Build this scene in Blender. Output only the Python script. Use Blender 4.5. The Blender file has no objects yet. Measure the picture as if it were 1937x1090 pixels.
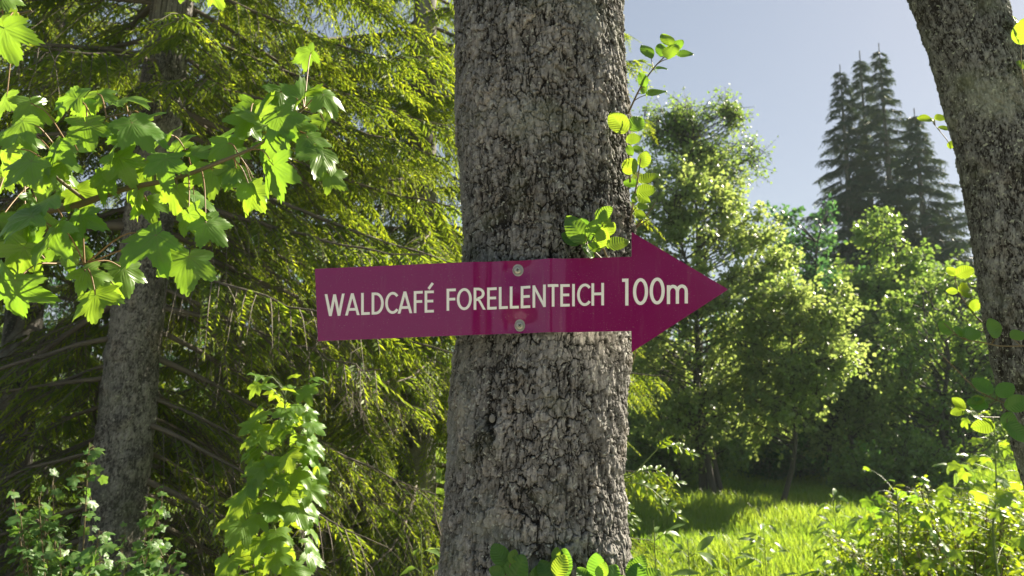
import bpy, math, random
import numpy as np
R_ = math.radians
rng = np.random.default_rng(7)
random.seed(7)

# ------------------------------------------------------------------ camera, sky, sun, exposure
S = bpy.context.scene
COL = S.collection
FPX, CX, CY = 1409.0, 968.5, 545.0           # focal length of the photograph in its own pixels
PITCH = R_(8.5)
CAM = np.array([0.0, 0.0, 1.6])
cam = bpy.data.cameras.new('camera'); cam_o = bpy.data.objects.new('camera', cam); COL.objects.link(cam_o)
cam_o.location = CAM; cam_o.rotation_euler = (math.pi / 2 + PITCH, 0, 0)
cam.sensor_width = 36; cam.lens = 36 * FPX / 1937; cam.clip_start = .02; cam.clip_end = 3000
cam.dof.use_dof = True; cam.dof.focus_distance = 1.45; cam.dof.aperture_fstop = 7.0
S.camera = cam_o
SUN_AZ, SUN_EL = R_(54), R_(33)               # azimuth clockwise from the view direction
SUNV = np.array([math.sin(SUN_AZ) * math.cos(SUN_EL), math.cos(SUN_AZ) * math.cos(SUN_EL), math.sin(SUN_EL)])
w = bpy.data.worlds.new('World'); S.world = w; w.use_nodes = True
nt = w.node_tree; bg = nt.nodes['Background']
sky = nt.nodes.new('ShaderNodeTexSky'); sky.sky_type = 'NISHITA'; sky.sun_disc = False
sky.sun_elevation = SUN_EL; sky.sun_rotation = SUN_AZ
sky.air_density = 1.0; sky.dust_density = .6; sky.ozone_density = 3.0
gm_ = nt.nodes.new('ShaderNodeGamma'); gm_.inputs[1].default_value = .50; nt.links.new(sky.outputs[0], gm_.inputs[0])   # even, hazy sky
hs_ = nt.nodes.new('ShaderNodeHueSaturation'); hs_.inputs['Saturation'].default_value = .85; nt.links.new(gm_.outputs[0], hs_.inputs['Color'])
tn_ = nt.nodes.new('ShaderNodeMix'); tn_.data_type = 'RGBA'; tn_.blend_type = 'MULTIPLY'; tn_.inputs[0].default_value = 1; tn_.inputs[7].default_value = (.97, .965, 1, 1)
nt.links.new(hs_.outputs[0], tn_.inputs[6]); nt.links.new(tn_.outputs[2], bg.inputs[0]); bg.inputs[1].default_value = .062
sl = bpy.data.lights.new('sun', 'SUN'); sl.energy = 4.1; sl.angle = R_(.6); sl.color = (1, .90, .72)
so = bpy.data.objects.new('sun', sl); COL.objects.link(so)
from mathutils import Vector, Matrix
so.rotation_euler = Vector(-SUNV).to_track_quat('-Z', 'Y').to_euler()
S.view_settings.view_transform = 'Standard'; S.view_settings.look = 'None'
S.view_settings.exposure = 2.2; S.view_settings.gamma = 1
S.cycles.max_bounces = 8; S.cycles.diffuse_bounces = 5; S.cycles.transmission_bounces = 5; S.cycles.transparent_max_bounces = 4

# ------------------------------------------------------------------ helpers
def P(px, py, Y):
    """photo pixel -> world point at ground depth Y"""
    dx = (px - CX) / FPX; dy = -(py - CY) / FPX
    d = np.array([dx, math.cos(PITCH) - dy * math.sin(PITCH), math.sin(PITCH) + dy * math.cos(PITCH)])
    return CAM + d * (Y / d[1])
def G(px, Y): 
    return np.array([(px - CX) / FPX * Y * math.cos(PITCH), Y, 0.0]) 
def unit(v): 
    v = np.asarray(v, float); return v / (np.linalg.norm(v, axis=-1, keepdims=True) + 1e-12)
def smooth(a, b, x):
    t = np.clip((x - a) / (b - a), 0, 1); return t * t * (3 - 2 * t)

class MB:
    """collects vertex / face arrays, builds ONE mesh object"""
    def __init__(s): s.V = []; s.F = []; s.A = {}; s.n = 0
    def add(s, V, F, **attr):
        V = np.asarray(V, float).reshape(-1, 3); F = np.asarray(F, int)
        s.V.append(V); s.F.append(F + s.n)
        for k in set(list(s.A) + list(attr)):
            a = s.A.setdefault(k, [np.zeros(s.n)] if s.n else [])
            v = attr.get(k, 0.0)
            a.append(np.broadcast_to(np.asarray(v, float).ravel() if np.ndim(v) else v, (len(V),)))
        s.n += len(V)
    def build(s, name, mat, parent=None, smooth_shade=True):
        V = np.concatenate(s.V) if s.V else np.zeros((0, 3))
        off = np.zeros(3)
        if parent is not None: off = np.array(parent.get('_o', (0, 0, 0)))
        me = bpy.data.meshes.new(name)
        me.vertices.add(len(V)); me.vertices.foreach_set('co', (V - off).astype(np.float32).ravel())
        idx = np.concatenate([f.ravel() for f in s.F]); siz = np.concatenate([np.full(len(f), f.shape[1]) for f in s.F])
        me.loops.add(len(idx)); me.loops.foreach_set('vertex_index', idx.astype(np.int32))
        me.polygons.add(len(siz)); st = np.concatenate([[0], np.cumsum(siz)[:-1]])
        me.polygons.foreach_set('loop_start', st.astype(np.int32)); me.polygons.foreach_set('loop_total', siz.astype(np.int32))
        me.polygons.foreach_set('use_smooth', np.full(len(siz), smooth_shade))
        for k, a in s.A.items():
            at = me.attributes.new(k, 'FLOAT', 'POINT'); at.data.foreach_set('value', np.concatenate(a).astype(np.float32))
        me.update(calc_edges=True); me.validate()
        mats = mat if isinstance(mat, list) else [mat]
        for m in mats: me.materials.append(m)
        o = bpy.data.objects.new(name, me); COL.objects.link(o)
        if parent is not None: o.parent = parent; o['_o'] = tuple(off)
        return o

def tag(o, label, cat, group=None):
    o['label'] = label; o['category'] = cat
    if group: o['group'] = group
    return o
def thing(name, label, cat, loc, group=None):
    o = bpy.data.objects.new(name, None); COL.objects.link(o); o.empty_display_size = .1
    o.location = tuple(float(x) for x in loc); o['_o'] = tuple(float(x) for x in loc)
    return tag(o, label, cat, group)

def bez(pts, n):
    """Catmull-Rom through the points"""
    p = np.asarray(pts, float); m = len(p)
    q = np.vstack([2 * p[0] - p[1], p, 2 * p[-1] - p[-2]])
    t = np.linspace(0, m - 1 - 1e-9, n); i = t.astype(int); f = (t - i)[:, None]
    a, b, c, d = q[i], q[i + 1], q[i + 2], q[i + 3]
    return .5 * (2 * b + (c - a) * f + (2 * a - 5 * b + 4 * c - d) * f ** 2 + (3 * b - a - 3 * c + d) * f ** 3)
def tube(mb, path, rad, k=6, **attr):
    p = np.asarray(path, float); n = len(p)
    r = np.interp(np.linspace(0, 1, n), np.linspace(0, 1, len(np.atleast_1d(rad))), np.atleast_1d(rad))
    t = unit(np.gradient(p, axis=0)); ref = np.array([.31, .87, .12]) if abs(t[:, 1]).mean() < .8 else np.array([1., .1, .2])
    u = unit(np.cross(t, ref)); v = np.cross(t, u)
    a = np.arange(k) * 2 * math.pi / k
    V = p[:, None] + r[:, None, None] * (np.cos(a)[None, :, None] * u[:, None] + np.sin(a)[None, :, None] * v[:, None])
    i = np.arange(n - 1)[:, None] * k; j = np.arange(k)[None]; j2 = (j + 1) % k
    F = np.stack([i + j, i + j2, i + k + j2, i + k + j], -1).reshape(-1, 4)
    mb.add(V.reshape(-1, 3), F, **attr)
    mb.add(V[-1], np.arange(k)[None], **attr)
def twigs(mb, A, B, C, r0, r1):
    """many three-sided bent twigs A-B-C at once"""
    A, B, C = (np.asarray(x, float) for x in (A, B, C)); n = len(A)
    if n == 0: return
    t = unit(C - A); u = unit(np.cross(t, np.array([.3, .5, .81]))); v = np.cross(t, u)
    rr = [np.broadcast_to(r0, n), np.broadcast_to((np.asarray(r0) + r1) / 2, n), np.broadcast_to(r1, n)]
    rows = []
    for q, r in zip((A, B, C), rr):
        for a in (0, 2.094, 4.189): rows.append(q + r[:, None] * (math.cos(a) * u + math.sin(a) * v))
    V = np.stack(rows, 1)                     # n,9,3
    f = []
    for s in (0, 3):
        for j in range(3): f.append([s + j, s + (j + 1) % 3, s + 3 + (j + 1) % 3, s + 3 + j])
    F = (np.arange(n)[:, None, None] * 9 + np.array(f)[None]).reshape(-1, 4)
    mb.add(V.reshape(-1, 3), F)
def frames(Y, N):
    """rotation matrices with local y along Y and local z near N"""
    y = unit(Y); z = unit(N - (N * y).sum(-1, keepdims=True) * y); x = np.cross(y, z)
    return np.stack([x, y, z], -1)
def stamp(mb, tpl, T, M, size, **attr):
    """copies of a template into a mesh: T k,3 ; M k,3,3 ; size k"""
    V, F, A = tpl; k = len(T)
    if k == 0: return
    W = np.einsum('kij,nj->kni', M, V) * np.asarray(size, float).reshape(-1, 1, 1) + T[:, None]
    FF = (np.arange(k)[:, None, None] * len(V) + F[None]).reshape(-1, F.shape[1])
    at = {n: np.tile(a, k) for n, a in A.items()}
    for n, a in attr.items(): at[n] = np.repeat(np.broadcast_to(a, k), len(V))
    mb.add(W.reshape(-1, 3), FF, **at)
def rnd_dir(n): return unit(rng.normal(size=(n, 3)))

# value noise, periodic in x when per is given
def hsh(i, j, s): 
    x = np.sin(i * 127.1 + j * 311.7 + s * 74.7) * 43758.5453; return x - np.floor(x)
def vnoise(x, y, s, per=None):
    i, j = np.floor(x), np.floor(y); f, g = x - i, y - j; f = f * f * (3 - 2 * f); g = g * g * (3 - 2 * g)
    w_ = (lambda a: np.mod(a, per)) if per else (lambda a: a)
    a, b = hsh(w_(i), j, s), hsh(w_(i + 1), j, s); c, d = hsh(w_(i), j + 1, s), hsh(w_(i + 1), j + 1, s)
    return (a * (1 - f) + b * f) * (1 - g) + (c * (1 - f) + d * f) * g
def voro(x, y, s, per):
    i0, j0 = np.floor(x), np.floor(y)
    f1 = np.full(x.shape, 9.); f2 = f1.copy(); cid = np.zeros(x.shape); oy = np.zeros(x.shape); ox = np.zeros(x.shape)
    for di in (-1, 0, 1):
        for dj in (-1, 0, 1):
            i, j = i0 + di, j0 + dj; im = np.mod(i, per)
            dx = i + .12 + .76 * hsh(im, j, s) - x; dy = j + .12 + .76 * hsh(im, j, s + 3.3) - y
            d = np.sqrt(dx * dx + dy * dy); near = d < f1
            f2 = np.where(near, f1, np.minimum(f2, d)); cid = np.where(near, hsh(im, j, s + 9.1), cid)
            oy = np.where(near, dy, oy); ox = np.where(near, dx, ox); f1 = np.where(near, d, f1)
    return f1, f2, cid, ox, oy

# ------------------------------------------------------------------ materials
def mat(name):
    m = bpy.data.materials.new(name); m.use_nodes = True
    return m, m.node_tree.nodes, m.node_tree.links, m.node_tree.nodes['Principled BSDF']
def attr_node(n, name): a = n.new('ShaderNodeAttribute'); a.attribute_name = name; return a.outputs['Fac']
def mixc(n, l, fac, a, b, mode='MIX'):
    x = n.new('ShaderNodeMix'); x.data_type = 'RGBA'; x.blend_type = mode
    for sock, v in ((x.inputs[0], fac), (x.inputs[6], a), (x.inputs[7], b)):
        if isinstance(v, (int, float)): sock.default_value = v
        elif isinstance(v, tuple): sock.default_value = (*v[:3], 1)
        else: l.new(v, sock)
    return x.outputs[2]
def noise(n, l, scale, detail=4, rough=.6, vec=None):
    t = n.new('ShaderNodeTexNoise'); t.inputs['Scale'].default_value = scale; t.inputs['Detail'].default_value = detail
    t.inputs['Roughness'].default_value = rough
    if vec is not None: l.new(vec, t.inputs['Vector'])
    return t.outputs['Fac']
def ramp(n, l, fac, stops):
    r = n.new('ShaderNodeValToRGB'); l.new(fac, r.inputs[0]); e = r.color_ramp.elements
    while len(e) < len(stops): e.new(.5)
    for q, (p, c) in zip(e, stops): q.position = p; q.color = (*c, 1) if isinstance(c, tuple) else (c, c, c, 1)
    return r.outputs[0]
def objco(n): return n.new('ShaderNodeTexCoord').outputs['Object']

def leaf_mat(name, a, b, ta, tb, tr=.5, rough=.42, spec=.45, vein=(.20, .26, .08), vfac=.45):
    m, n, l, bs = mat(name)
    r = attr_node(n, 'rnd'); v = attr_node(n, 'vein')
    vm = n.new('ShaderNodeMath'); vm.operation = 'MULTIPLY'; l.new(v, vm.inputs[0]); vm.inputs[1].default_value = vfac
    nz = noise(n, l, 35, 2, .5, objco(n))
    c = mixc(n, l, r, a, b); c = mixc(n, l, ramp(n, l, nz, [(.35, .72), (.7, 1.0)]), mixc(n, l, 1.0, c, (.8, .85, .8), 'MULTIPLY'), c)
    c = mixc(n, l, vm.outputs[0], c, vein)
    l.new(c, bs.inputs['Base Color']); bs.inputs['Roughness'].default_value = rough; bs.inputs['Specular IOR Level'].default_value = spec
    t = n.new('ShaderNodeBsdfTranslucent'); tc = mixc(n, l, r, ta, tb)
    tc = mixc(n, l, vm.outputs[0], tc, tuple(x * .6 for x in ta)); l.new(tc, t.inputs[0])
    mx = n.new('ShaderNodeMixShader'); mx.inputs[0].default_value = tr
    l.new(bs.outputs[0], mx.inputs[1]); l.new(t.outputs[0], mx.inputs[2]); l.new(mx.outputs[0], n['Material Output'].inputs[0])
    return m
def bark_mat(name, dark, mid, light, lichen, bump=.55, scale=1.0, moss=(.07, .085, .03), moss_amt=.35):
    m, n, l, bs = mat(name); oc = objco(n)
    t = attr_node(n, 'tone'); nz = noise(n, l, 55 * scale, 6, .7, oc); big = noise(n, l, 5 * scale, 5, .65, oc)
    mp = n.new('ShaderNodeMapping'); mp.inputs['Scale'].default_value = (1, 1, .3); l.new(oc, mp.inputs[0])
    fib = noise(n, l, 160 * scale, 4, .7, mp.outputs[0])
    ad = n.new('ShaderNodeMath'); ad.operation = 'MULTIPLY_ADD'; l.new(nz, ad.inputs[0]); ad.inputs[1].default_value = .55
    l.new(t, ad.inputs[2])
    c = ramp(n, l, ad.outputs[0], [(.15, dark), (.62, mid), (1.1 if False else 1.0, light)])
    c = mixc(n, l, ramp(n, l, big, [(.52, 0.), (.66, .5)]), c, lichen)
    wn = noise(n, l, 11 * scale, 6, .7, oc); c = mixc(n, l, ramp(n, l, wn, [(.54, 0.), (.64, .6)]), c, mixc(n, l, 1.0, c, (1.12, 1.0, .86), 'MULTIPLY'))
    gn = noise(n, l, 240 * scale, 5, .75, oc); c = mixc(n, l, 1.0, c, ramp(n, l, gn, [(.32, .68), (.5, .97), (.68, 1.)]), 'MULTIPLY')
    sp = noise(n, l, 120 * scale, 2, .5, oc)
    c = mixc(n, l, ramp(n, l, sp, [(.62, 0.), (.70, .75)]), c, tuple(min(.5, x * 1.35) for x in lichen))
    ms = noise(n, l, 9 * scale, 4, .6, oc)
    c = mixc(n, l, ramp(n, l, ms, [(.56, 0.), (.72, moss_amt)]), c, moss)
    l.new(c, bs.inputs['Base Color']); bs.inputs['Roughness'].default_value = .88; bs.inputs['Specular IOR Level'].default_value = .25
    b = n.new('ShaderNodeBump'); b.inputs['Strength'].default_value = bump; b.inputs['Distance'].default_value = .004
    l.new(fib, b.inputs['Height']); l.new(b.outputs[0], bs.inputs['Normal'])
    return m
def plain(name, c, rough=.6, metal=0., var=.15, scale=40, bump=0.):
    m, n, l, bs = mat(name); nz = noise(n, l, scale, 5, .6, objco(n))
    l.new(mixc(n, l, nz, tuple(x * (1 - var) for x in c), tuple(x * (1 + var) for x in c)), bs.inputs['Base Color'])
    bs.inputs['Roughness'].default_value = rough; bs.inputs['Metallic'].default_value = metal
    if bump:
        b = n.new('ShaderNodeBump'); b.inputs['Strength'].default_value = bump; b.inputs['Distance'].default_value = .003
        l.new(nz, b.inputs['Height']); l.new(b.outputs[0], bs.inputs['Normal'])
    return m

M = {}
M['bark'] = bark_mat('grey scaly bark', (.022, .020, .018), (.215, .205, .192), (.43, .405, .372), (.29, .30, .265))
M['bark_lean'] = bark_mat('grey lichen bark', (.022, .020, .016), (.20, .205, .185), (.37, .38, .33), (.31, .34, .25), moss_amt=.5)
M['bark_spruce'] = bark_mat('spruce bark', (.06, .056, .052), (.235, .222, .205), (.39, .37, .335), (.26, .26, .21), scale=.6)
M['bark_far'] = plain('dark bark', (.055, .047, .04), .9, scale=12)
M['twig'] = plain('dry spruce twig', (.125, .105, .08), .85, var=.4, scale=6)
M['stem'] = plain('green brown stem', (.13, .10, .045), .6, var=.3, scale=20)
M['stem_red'] = plain('reddish petiole', (.22, .13, .05), .5, var=.3, scale=10)
M['stem_green'] = plain('green stem', (.12, .17, .04), .5, var=.3, scale=10)
M['maple'] = leaf_mat('maple leaf', (.075, .17, .028), (.13, .24, .036), (.24, .45, .025), (.36, .54, .03), tr=.46, rough=.36, spec=.5)
M['maple_young'] = leaf_mat('young maple leaf', (.09, .19, .03), (.13, .24, .04), (.32, .50, .03), (.45, .58, .03), tr=.45)
M['alder'] = leaf_mat('alder leaf', (.055, .15, .03), (.11, .21, .03), (.20, .42, .03), (.42, .56, .03), tr=.48, rough=.38, vfac=.18)
M['bush'] = leaf_mat('bush leaf', (.055, .14, .035), (.10, .19, .05), (.16, .34, .04), (.26, .42, .05), tr=.4)
M['rowan'] = leaf_mat('rowan leaflet', (.09, .19, .03), (.14, .24, .03), (.36, .52, .02), (.5, .6, .02), tr=.5)
M['herb'] = leaf_mat('herb leaf', (.10, .19, .05), (.16, .25, .09), (.25, .42, .04), (.35, .48, .08), tr=.4)
M['needle'] = leaf_mat('spruce needles', (.065, .125, .03), (.23, .31, .035), (.16, .27, .02), (.60, .68, .03), tr=.54, rough=.5)
M['needle_far'] = leaf_mat('dark spruce needles', (.022, .060, .036), (.06, .10, .045), (.05, .10, .04), (.13, .15, .04), tr=.25, rough=.55)
M['willow'] = leaf_mat('pale leaf', (.10, .17, .05), (.22, .28, .11), (.25, .38, .06), (.48, .56, .14), tr=.55, rough=.38, spec=.6)
M['leaf_dark'] = leaf_mat('dark leaf', (.045, .135, .052), (.08, .19, .055), (.06, .19, .06), (.14, .28, .05), tr=.45)
M['leaf_mid'] = leaf_mat('mid green leaf', (.08, .17, .045), (.16, .25, .07), (.20, .36, .05), (.38, .50, .08), tr=.45, rough=.4, spec=.55)
M['grass'] = leaf_mat('grass blade', (.075, .17, .018), (.19, .27, .035), (.20, .42, .015), (.46, .58, .05), tr=.45)

# ------------------------------------------------------------------ leaf templates
def maple_tpl(seed, NA=120, NR=8):
    r0 = np.random.default_rng(seed); lobes = [(90, 1.0, 36), (90 - 52 + r0.normal() * 4, .88, 34), (90 + 52 + r0.normal() * 4, .88, 34),
                                            (90 - 106 + r0.normal() * 4, .62, 34), (90 + 106 + r0.normal() * 4, .62, 34)]
    phi = np.linspace(-90 + 6, 270 - 6, NA)
    r = np.full(NA, .36)
    for a, L, wd in lobes:
        d = np.abs(phi - a) / wd
        s = L * (1 - .54 * np.clip(d, 0, 1.35) ** 1.05)
        r = np.maximum(r, np.where(d < 1.35, s, 0))
    r = np.where(np.abs(phi - 90) > 128, np.maximum(.18, r * (1 - (np.abs(phi - 90) - 128) / 70)), r)
    tri = np.abs(((phi * .115 + r0.random()) % 1) - .5) * 2
    r = r * (1 + .13 * (tri - .5)) * (1 + .02 * r0.normal(size=NA))
    rho = (np.arange(1, NR + 1) / NR)[:, None] ** .85
    ph = np.radians(phi)[None]; rr = rho * r[None]
    x, y = rr * np.cos(ph), rr * np.sin(ph)
    dv = np.full(x.shape, 9.); vein = np.zeros(x.shape); ang = np.full(x.shape, 99.)
    for a, L, wd in lobes:
        aa = math.radians(a); along = x * math.cos(aa) + y * math.sin(aa); perp = np.abs(-x * math.sin(aa) + y * math.cos(aa))
        ok = along > 0; vein = np.maximum(vein, np.where(ok, np.exp(-(perp / (.016 * (1.2 - along))) ** 2), 0))
        ang = np.minimum(ang, np.where(ok, np.abs(((phi[None] - a + 180) % 360) - 180), 99))
        dv = np.minimum(dv, np.where(ok, perp, 9))
        side = np.abs(((along - .75 * perp) * 8.5) % 1 - .5)
        vein = np.maximum(vein, np.where(ok & (np.abs(phi[None] - a) < 26) & (perp < .34), .55 * np.exp(-(side / .07) ** 2), 0))
    fold = .08 + .14 * r0.random(); droop = .20 + .30 * r0.random()
    z = fold * np.minimum(dv, .25) - droop * rr ** 2 * (.7 + .5 * np.sin(ph * 2 + r0.random() * 6)) \
        + .035 * np.sin(x * 11 + r0.random() * 6) * rr + .035 * np.sin(y * 10 + r0.random() * 6) * rr + .004 * np.sin(dv * 60)
    V = np.vstack([[[0, 0, 0]], np.stack([x, y, z], -1).reshape(-1, 3)])
    q = []
    for i in range(NR - 1):
        b = 1 + i * NA; j = np.arange(NA - 1); q.append(np.stack([b + j, b + NA + j, b + NA + j + 1, b + j + 1], -1))
    j = np.arange(NA - 1); q.append(np.stack([np.zeros(NA - 1, int), 1 + j, 1 + j + 1, 1 + j + 1], -1))
    F = np.concatenate(q)
    F3 = np.concatenate([np.stack([F[:, 0], F[:, 1], F[:, 2]], -1), np.stack([F[:-(NA - 1), 0], F[:-(NA - 1), 2], F[:-(NA - 1), 3]], -1)])
    return V, F3, {'vein': np.concatenate([[1.], vein.ravel()])}
def oval_tpl(seed, nx=23, ny=45, wide=.37, ob=.10, veins=8, serr=.05, pleat=.014, cup=.12, droop=.15, point=.0):
    r0 = np.random.default_rng(seed)
    v = np.linspace(0, 1, ny)[:, None]; u = np.linspace(-1, 1, nx)[None]
    wv = wide * np.sin(math.pi * np.clip(v, 0, 1) ** (1 - ob)) ** (.62 + point)
    wv = wv * (1 + serr * (np.abs(((v * veins * 2) % 1) - .5) * 4 - 1)) + 1e-3
    x = u * wv; y = v + 0 * u
    ph = (v * 1.15 - np.abs(x) * .55) * veins; sv = np.abs(ph % 1 - .5)
    vein = np.maximum(np.exp(-(np.abs(x) / .022) ** 2), .7 * np.exp(-(sv / .085) ** 2))
    z = cup * np.abs(x) - droop * v ** 2 * (.6 + .8 * r0.random()) + pleat * np.cos(ph * 2 * math.pi) * np.minimum(1, np.abs(x) * 8) \
        + .03 * np.sin(v * 6 + u * 2 + r0.random() * 6)
    x = x + .08 * r0.normal() * v ** 2
    V = np.stack([x, y, z], -1).reshape(-1, 3)
    i = np.arange(ny - 1)[:, None] * nx; j = np.arange(nx - 1)[None]
    F = np.stack([i + j, i + j + 1, i + nx + j + 1, i + nx + j], -1).reshape(-1, 4)
    return V, F, {'vein': vein.ravel()}
MAPLE = [maple_tpl(s) for s in range(8)]
MAPLE_LO = [maple_tpl(s + 20, 46, 3) for s in range(5)]
ALDER = [oval_tpl(s) for s in range(6)]
ALDER_LO = oval_tpl(30, 5, 8)
LEAFLET = [oval_tpl(s + 40, 5, 9, wide=.19, veins=6, serr=.06, pleat=.0, cup=.2, droop=.2) for s in range(3)]
LANCE = [oval_tpl(s + 60, 3, 6, wide=.15, veins=1, serr=0, pleat=0, cup=.3, droop=.35) for s in range(3)]
_d = np.array([[0, 0, 0], [.36, .45, .05], [0, 1, -.08], [-.36, .45, .05]])
DIAMOND = (_d, np.array([[0, 1, 2, 3]]), {})
_n = np.array([[0, 0, 0], [.12, .4, .03], [0, 1, 0], [-.12, .4, .03]])
NEEDLE = (_n, np.array([[0, 1, 2, 3]]), {})
_h = np.array([[0, 0, 0], [.30, .22, .06], [.36, .55, .05], [0, 1, -.12], [-.36, .55, .05], [-.30, .22, .06]])
HEXA = (_h, np.array([[0, 1, 2, 3], [0, 3, 4, 5]]), {})

# ------------------------------------------------------------------ trunks with modelled bark
def trunk(zs, cx, cy, rad, NT, seed, cw, ch, depth, bumps=(), along=None):
    """stacked rings; bark plates as real relief. bumps: (theta, z, radius, height)"""
    th = np.linspace(0, 2 * math.pi, NT, endpoint=False)
    T, Z = np.meshgrid(th, zs); rr = rad[:, None] + 0 * T
    R0 = float(np.median(rad)); circ = 2 * math.pi * R0
    n1 = max(6, int(round(circ / cw))); s = T / (2 * math.pi)
    fb = lambda fx, fy, sd, o=4: sum((vnoise(s * round(n1 * fx) * 2 ** q, Z / ch * fy * 2 ** q, sd + 31 * q, round(n1 * fx) * 2 ** q) - .5) / 1.7 ** q for q in range(o))
    wx = .55 * fb(1.1, 1.2, seed + 1); wy = .55 * fb(1.3, 1.4, seed + 3)
    f1, f2, c1, ox, oy = voro(s * n1 + wx, Z / ch + wy, seed, n1); e1 = f2 - f1
    wx2 = .45 * fb(2.6, 2.4, seed + 41, 3); wy2 = .45 * fb(2.6, 2.8, seed + 43, 3)
    g1, g2, c2, px, py = voro((s * n1) * 2 + wx2 + wx, (Z / ch) * 2.5 + wy2 + wy, seed + 5, n1 * 2); e2 = g2 - g1
    k1, k2, c3, qx, qy = voro((s * n1) * 5 + 2 * wx2, (Z / ch) * 6.5 + 2 * wy2, seed + 6, n1 * 5); e3 = k2 - k1
    fine = .5 + fb(6, 4.5, seed + 11, 5) * .55
    m1 = smooth(.18, .50, vnoise(s * n1 * 1.0, Z / ch * 1.1, seed + 51, n1) + .25 * fb(3, 3, seed + 53, 2))     # where plate borders open into cracks
    m2 = smooth(.08, .42, vnoise(s * n1 * 2.0, Z / ch * 1.7, seed + 52, n1 * 2))
    cr = 1 - m1 * (1 - smooth(.015, .10, e1)); cr2 = 1 - m2 * (1 - smooth(.015, .12, e2)); cr3 = smooth(.02, .14, e3)
    fis = np.abs(fb(2.0, .5, seed + 61, 4)); fis = smooth(.0, .065, fis + .035 * (1 - m2)) * (.6 + .4 * smooth(.0, .04, np.abs(fb(1.1, .35, seed + 63, 4)) + .02 * (1 - m1)))                          # wandering vertical fissures
    stri = fb(9, 2.2, seed + 81, 3); lowf = vnoise(s * 5, Z / .22, seed + 21, 5) - .5; lump = fb(.9, .9, seed + 71, 3)
    flake = np.floor(3 * (c2 + .45 * fb(3, 3, seed + 91, 4))) / 3                                                 # broken-off layers inside a plate
    h = depth * (.60 * (c1 - .5) + 1.0 * cr + .60 * (flake - .5) * cr + .45 * cr2 + .55 * fis + .45 * py * cr2 + .30 * px * cr2 + .08 * c3 * cr3 + .12 * stri + .10 * (fine - .5) + .75 * lump) + .075 * R0 * lowf - depth * 1.1
    tone = .26 + .16 * (flake - .5) + .18 * (c1 - .5) + .16 * (c3 - .5) + .24 * stri + .20 * (fine - .5) + .24 * lowf + .20 * lump
    tone = tone * 1.0 - .48 * (1 - cr) - .34 * (1 - cr2) - .40 * (1 - fis) - .10 * (1 - cr3)
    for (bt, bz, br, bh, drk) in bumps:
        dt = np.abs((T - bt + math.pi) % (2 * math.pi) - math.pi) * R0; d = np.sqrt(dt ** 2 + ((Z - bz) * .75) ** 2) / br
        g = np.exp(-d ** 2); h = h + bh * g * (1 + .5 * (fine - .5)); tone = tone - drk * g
    rr = rr + h
    X = cx[:, None] + rr * np.sin(T); Yy = cy[:, None] - rr * np.cos(T)
    V = np.stack([X, Yy, Z], -1).reshape(-1, 3); n = len(zs)
    i = np.arange(n - 1)[:, None] * NT; j = np.arange(NT)[None]; j2 = (j + 1) % NT
    F = np.stack([i + j, i + j2, i + NT + j2, i + NT + j], -1).reshape(-1, 4)
    mb = MB(); mb.add(V, F, tone=tone.ravel()); return mb
def edge_profile(rows, Y):
    """photo rows (y, left, right) -> z, centre x, radius at depth Y"""
    z, c, r = [], [], []
    for y, a, b in rows:
        p, q = P(a, y, Y), P(b, y, Y); z.append(p[2]); c.append((p[0] + q[0]) / 2); r.append((q[0] - p[0]) / 2)
    o = np.argsort(z); return np.array(z)[o], np.array(c)[o], np.array(r)[o]

# ---- the tree that carries the sign
YT = 1.592
alder = thing('alder_tree', 'thick upright grey scaly trunk in the middle that carries the magenta arrow', 'tree', (.05, YT, 0))
z_, c_, r_ = edge_profile([(-200, 852, 1172), (0, 861, 1179), (130, 864, 1183), (250, 869, 1187), (380, 876, 1190), (480, 879, 1192), (560, 876, 1192), (640, 866, 1189), (720, 858, 1183),
                           (800, 853, 1179), (900, 849, 1173), (1000, 844, 1180), (1090, 836, 1194), (1250, 815, 1225)], YT)
zs = np.concatenate([np.linspace(-.1, 1.14, 60), np.arange(1.15, 2.72, .0014), np.linspace(2.68, 7.5, 160)])
rad = np.interp(zs, z_, r_) - .0035; low = zs < z_[0]; rad[low] += (z_[0] - zs[low]) * .09; hi = zs > z_[-1]; rad[hi] *= 1 - .09 * (zs[hi] - z_[-1])
cx = np.interp(zs, z_, c_); cy = np.full(len(zs), YT)
def th_at(px, py):
    p = P(px, py, YT - .1); c = np.interp(p[2], z_, c_); r = np.interp(p[2], z_, r_); return math.asin(np.clip((p[0] - c) / r, -1, 1)), p[2]
bumps = []
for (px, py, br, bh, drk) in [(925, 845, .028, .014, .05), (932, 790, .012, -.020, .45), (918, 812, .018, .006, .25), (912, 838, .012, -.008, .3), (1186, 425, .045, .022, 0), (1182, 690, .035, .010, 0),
                              (1118, 655, .045, .0, -.22), (1060, 905, .03, .006, 0), (905, 960, .03, .006, .1), (1080, 970, .02, -.006, .2), (880, 720, .04, .006, 0), (1020, 345, .03, .005, 0), (985, 60, .035, .005, 0)]:  # patch below the sign's right half lightened for sunlight bounced off its back
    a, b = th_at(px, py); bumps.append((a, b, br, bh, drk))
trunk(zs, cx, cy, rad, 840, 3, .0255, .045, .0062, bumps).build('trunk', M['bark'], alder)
nb = MB(); q = P(931, 792, YT - .166)
a = np.linspace(0, 2 * math.pi, 14, endpoint=False); ring = np.stack([np.cos(a), 0 * a, 1.35 * np.sin(a)], -1)
nb.add(np.vstack([q + ring * .0058 + [0, .012, 0], q + ring * .0058, q + ring * .0034 + [0, .001, 0], q + ring * .002 + [0, -.001, 0]]),
       np.array([[k * 14 + j, k * 14 + (j + 1) % 14, (k + 1) * 14 + (j + 1) % 14, (k + 1) * 14 + j] for k in range(3) for j in range(14)]))
nb.add(q + ring * .002 + [0, -.001, 0], np.arange(14)[None])
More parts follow.
